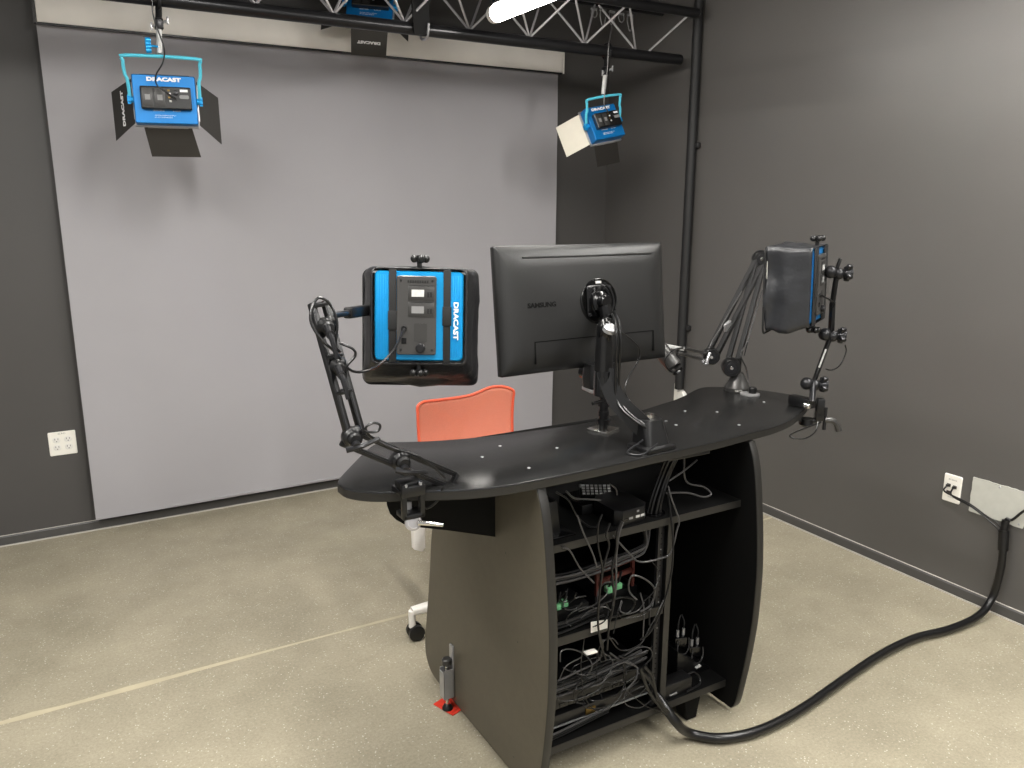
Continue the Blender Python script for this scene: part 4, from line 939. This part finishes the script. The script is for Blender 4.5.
cab([at(668, 486, y=1.6173), at(672, 500, y=1.6078), at(679, 520, y=1.603), at(677, 530, y=1.603), at(671, 552, y=1.603), at(662, 558, y=1.6078), at(640, 562, y=1.6173), at(628, 552, y=1.6173), at(613, 536, y=1.6173)], .0026, 'grey lead hanging over the shelf edge to the right of the divider', 'cable_grey')
cab([at(668, 490, y=1.6269), at(673, 540, y=1.603), at(671, 575, y=1.5982), at(662, 608, y=1.5982), at(650, 632, y=1.603), at(640, 640, y=1.6173)], .0030, 'black lead falling past the divider down to the lower bay', 'cable')

# supports inside the rack bay
def unit(name, label, cat, x0, x1, y0, y1, z0, z1, m='blk', bev=.003):
    t = thing(name, label, cat, ((x0+x1)/2, (y0+y1)/2, z0)); M().box(((x0+x1)/2, (y0+y1)/2, (z0+z1)/2), (x1-x0, y1-y0, z1-z0), bev=bev).build('chassis', m, t); return t
u1 = unit('rack_unit', 'black rack unit low in the bay with a brass socket', 'rack equipment', 1.0527, 1.4343, 1.6604, 1.914, 0.1406, 0.1817)
M().box((1.2202, 1.6585, 0.1616), (.034, .006, .020), bev=.001).build('socket', 'gold', u1)
M().box((1.2585, 1.6585, 0.1473), (.38, .004, .003)).build('trim_line', 'print_grey', u1)
u2 = unit('rack_unit', 'black rack unit with small white lettering above the brass socketed one', 'rack equipment', 1.0527, 1.4343, 1.6604, 1.914, 0.2009, 0.2411)
text('CTRL PWR', .009, 'print_grey', u2, T(.07, -.1285, .022, RX(90)))
for k in range(10): M().box((1.09+.031*k, 1.6590, .212), (.018, .003, .010), bev=.0006).build('port', 'blk_gloss', u2)
u3 = unit('network_switch', 'black switch on the middle shelf with mint green plugs', 'rack equipment', 1.0718, 1.2381, 1.7035, 1.8949, 0.4465, 0.481)
u4 = unit('control_processor', 'black control box with a red brown board on the middle shelf', 'rack equipment', 1.2728, 1.4295, 1.7226, 1.914, 0.4465, 0.476)
for pf in ('sides',):
    b_ = M(); b_.bar((1.2776, 1.7226, 0.4803), (1.2776, 1.7226, 0.5521), .010, .010); b_.bar((1.4068, 1.7226, 0.4803), (1.4068, 1.7226, 0.5664), .010, .010); b_.bar((1.2776, 1.7226, 0.5186), (1.4068, 1.7226, 0.5329), .010, .012); b_.bar((1.2776, 1.7226, 0.5521), (1.4068, 1.7226, 0.5664), .010, .008); b_.build('board_frame', 'brown', u4)
def plug(p, k, label):
    t = thing('terminal_plug', label, 'plug', p)
    M().box(V(p)+V((0, 0, .009)), (.020, .022, .018), bev=.003).build('shell', 'mint', t)
    M().tube([V(p)+V((0, -.002, .018)), V(p)+V((.002, -.006, .034)), V(p)+V((.012, .0, .05))], .0035, 8, 4).build('wire', 'cable', t)
for k, px in enumerate([(608.5, 592), (617.5, 588), (563.5, 606), (556.5, 609)]):
    p = at(*px, y=1.6958); plug(p, k, ['mint green terminal plug in the middle bay, left of the right hand pair', 'mint green terminal plug in the middle bay, rightmost of all', 'mint green terminal plug on the switch near the left desk panel', 'mint green terminal plug half hidden by the left desk panel'][k])
# paper label on the middle shelf edge
st = tag(M().prism([at(591, 622, y=1.6226), at(607.5, 619.5, y=1.6226), at(607.5, 628, y=1.6226), at(591, 633, y=1.6226)], (0, .0008, 0)).build('paper_label', 'label'), 'white paper label stuck on the middle shelf edge', 'label')
tg = thing('cable_tag', 'small white tag on a cable below the middle shelf', 'label', at(590, 652, y=1.6173)); M().bar(at(585, 653.5, y=1.6173), at(596, 650.5, y=1.6173), .018, .006, bev=.002).build('sleeve', 'label', tg)
# horizontal loom runs on lacing bars
def loom(p0, p1, n, spread, label, sag=.01, arc=None):
    for k in range(n):
        o_ = V((0, rnd.uniform(-.5, .5)*spread, (k/(n-1)-.5)*spread*1.3))
        a, b = V(p0)+o_, V(p1)+o_
        pts = [a, a.lerp(b, .3)+V((0, 0, -sag*.7+rnd.uniform(-.002, .002))), a.lerp(b, .65)+V((0, 0, -sag*.6+rnd.uniform(-.002, .002))), b]
        if arc: pts += [b+V((.025, 0, .015)), b+V((.045-.01*k/n*3, .005, .055)), b+V((.045-.012*k/n*3, .01, .105))]
        cab(pts, .0034, label, 'cable_grey' if k % 2 else 'cable', group=label+'s')
loom((1.0642, 1.6604, 0.6047), (1.3733, 1.6604, 0.6191), 7, .022, 'black or grey cable in the loom below the upper shelf', .012, True)
loom((1.0642, 1.646, 0.4688), (1.2441, 1.648, 0.4803), 5, .020, 'cable in the flat loom lying along the middle shelf', .004)
loom((1.0642, 1.648, 0.265), (1.4068, 1.648, 0.2908), 9, .034, 'cable in the lower loom above the lettered rack unit', .010)
loom((1.0642, 1.648, 0.1281), (1.2824, 1.6499, 0.1473), 4, .014, 'cable in the lowest loom near the bottom board', .003)
# vertical hanging leads from the dock
for k, (pp, r, m_) in enumerate([
    ([(598, 526), (598, 545), (602, 570), (598, 610), (600, 640), (606, 660)], .0028, 'cable'),
    ([(606, 535), (609, 545), (604, 565), (600, 590), (598, 625), (603, 648)], .0032, 'cable'),
    ([(617, 533), (616, 550), (612, 570), (614, 600), (609, 625), (607, 650)], .0034, 'cable'),
    ([(619, 534), (617, 548), (616, 560), (616, 585), (613, 606)], .0030, 'cable_grey'),
    ([(577, 515), (583, 532), (592, 552), (597, 567)], .0026, 'cable_grey'),
    ([(562, 547), (570, 551), (580, 568), (594, 583)], .0024, 'cable_grey'),
    ([(556, 492), (568, 500), (577, 516), (588, 526), (597, 527)], .0028, 'cable'),
    ([(566, 491), (574, 498), (586, 499), (600, 500)], .0026, 'cable_grey'),
    ([(610, 484), (616, 489), (617, 495)], .0022, 'cable_grey')]):
    if k < 4: pp = [(pp[0][0]+4, pp[0][1]-12)]+pp
    yy = (1.606 if k < 5 else 1.612) if k < 6 else 1.66
    cab([at(a, b, y=yy) for a, b in pp], r, ['leftmost black lead hanging from the docking station', 'second black lead hanging from the docking station', 'thickest black lead hanging from the docking station', 'grey lead hanging beside the thickest docking lead', 'grey lead slanting over the upper shelf edge at left', 'thin grey lead under the upper shelf edge at left', 'black lead crossing the upper shelf to the docking station', 'grey lead curving across the upper shelf beside the remote', 'short pale lead arching over the remote control'][k], m_)
# tangle of loose loops in the middle and lower bay
tang = [[(637, 600), (628, 590), (632, 577), (645, 578), (654, 590), (650, 604), (640, 612)], [(650, 560), (658, 572), (655, 590), (645, 600)], [(578, 612), (595, 605), (607, 594), (606, 586)], [(600, 605), (620, 597), (634, 601), (628, 612), (612, 618)],
        [(561, 662), (562, 652), (572, 650), (586, 655), (592, 666), (586, 675), (570, 672), (563, 668)], [(585, 640), (581, 670), (585, 700), (600, 710), (618, 700), (625, 680), (622, 660)], [(600, 650), (612, 662), (604, 680), (590, 688)], [(607, 634), (620, 650), (640, 645), (650, 628), (665, 595)],
        [(641, 592), (643, 610), (642, 640)], [(650, 596), (650, 625)], [(626, 690), (636, 680), (638, 668)], [(626, 691), (645, 705), (660, 712)], [(556, 682), (575, 674), (598, 660), (604, 640)], [(596, 652), (598, 680), (602, 698)], [(610, 652), (622, 660), (632, 665), (641, 670)],
        [(568, 604), (575, 598), (586, 596)], [(559, 680), (566, 665), (580, 658)], [(614, 634), (618, 612), (622, 600)]]
for k, pp in enumerate(tang):
    yy = 1.612+.004*(k % 5)
    cab([at(a+rnd.uniform(-1, 1), b+rnd.uniform(-1, 1), y=yy+.012*math.sin(k+i*1.7)) for i, (a, b) in enumerate(pp)], rnd.choice((.0016, .0021, .0027)), 'loose cable in the tangle inside the open desk back', 'cable_grey' if k % 2 == 0 else 'cable', group='loose tangled cables')
rr_ = random.Random(21)
for k in range(26):
    c0 = (rr_.uniform(566, 645), rr_.choice([600, 612, 655, 668, 680, 690])+rr_.uniform(-6, 6)); yy = 1.618+.012*rr_.random(); pp = []
    a0 = rr_.uniform(0, 6.28); rx_, ry_ = rr_.uniform(8, 26), rr_.uniform(5, 15)
    for i in range(rr_.choice((4, 5, 6))):
        pp.append((min(652, max(559, c0[0]+rx_*math.cos(a0+i*.9))), c0[1]-.18*(c0[0]-600)*0+ry_*math.sin(a0+i*.9)-rx_*.3*math.cos(a0+i*.9)))
    cab([at(a, b, y=yy+.01*math.sin(2*i)) for i, (a, b) in enumerate(pp)], rr_.choice((.0013, .0016, .002)), 'loose cable in the tangle inside the open desk back', rr_.choice(('cable_grey', 'cable_mid', 'cable')), group='loose tangled cables')
# leads joining the thick snake
for k, (pp) in enumerate([[(640, 668), (648, 690), (660, 706), (672, 718)], [(642, 672), (652, 684), (658, 700), (670, 714)], [(644, 666), (652, 676), (656, 694), (664, 708)]]):
    cab([at(a, b, y=1.603-.02*(i/3)) for i, (a, b) in enumerate(pp)], .0055, 'black lead feeding into the start of the thick floor cable', 'cable', group='leads feeding the thick floor cable')
# riser pipe with white collar by the divider
rs_ = thing('riser_tube', 'vertical black tube with a white collar beside the divider', 'tube', (1.4259, 1.6556, 0.4516)); rp_ = at(664, 540, y=1.6604)
M().cyl((rp_.x, 1.735, .40), (rp_.x, 1.735, .665), .010, n=14).build('tube', 'gun', rs_); M().cyl((rp_.x, 1.735, rp_.z-.004), (rp_.x, 1.735, rp_.z+.018), .0125, n=14).build('collar', 'print', rs_)
# right bay
BZ = .112
pb = thing('power_supply', 'black power brick at the front of the right hand bay', 'power supply', (1.54, 1.69, BZ))
M().box((1.540, 1.666, BZ+.024), (.115, .050, .047), bev=.005).build('body', 'blk', pb); M().box((1.52, 1.6404, BZ+.012), (.03, .002, .005)).build('rating_label', 'print_grey', pb)
M().tube([(1.597, 1.67, BZ+.035), (1.622, 1.665, BZ+.042), (1.642, 1.658, BZ+.022), (1.630, 1.645, BZ+.006), (1.57, 1.637, BZ+.006)], .0035, 8, 6).build('cord', 'cable', pb)
q1, q2 = at(678, 652, y=1.70), at(711, 668, y=1.70)
sb_ = thing('power_strip', 'black slanted power box behind the power brick', 'power strip', (1.65, 1.74, BZ))
M().prism([(q1.x, 1.70, BZ+.0005), (q2.x, 1.70, BZ+.0005), (q2.x, 1.70, q2.z), (q1.x, 1.70, q1.z)], (0, .11, .0), bev=.004).build('body', 'blk', sb_)
sw = at(698, 667, y=1.697); M().bar(sw+V((-.010, 0, 0)), sw+V((.010, 0, .004)), .008, .005).build('switch', 'sticker', sb_)
for k, (pa, nm) in enumerate(((at(679, 645, y=1.745), 'black plug adapter with two pale leads on the left of the power box'), (at(693, 654, y=1.735), 'black plug adapter with two pale leads on the right of the power box'))):
    p = pa; t = thing('plug_adapter', nm, 'adapter', p)
    M().box(p+V((0, 0, .018)), (.042, .036, .036), RZ(-20), .004).build('body', 'blk_gloss', t)
    for q_ in (-.012, .012):
        M().cyl(p+V((q_, -.004, .036)), p+V((q_, -.004, .058)), .0048, n=10).build('connector', 'steel', t); M().tube([p+V((q_, -.004, .056)), p+V((q_+.003, -.002, .080)), p+V((q_*.2+.012, .01, .100))], .0022, 6, 4).build('lead', 'cable_mid', t)
    M().tube([p+V((-.02, -.02, .03)), p+V((-.03, -.028, .0)), p+V((-.005, -.034, -.012)), p+V((.02, -.024, .0)), p+V((.022, -.02, .03))], .002, 6, 5).build('cord_loop', 'cable_grey', t)
fb = at(690, 689, y=1.66)
M().prism([(fb.x-.02, 1.645, .004), (fb.x+.02, 1.645, .004), (fb.x+.035, 1.645, .088), (fb.x-.035, 1.645, .088)], (0, .05, 0), bev=.003).build('bottom_foot', 'inside', dk)
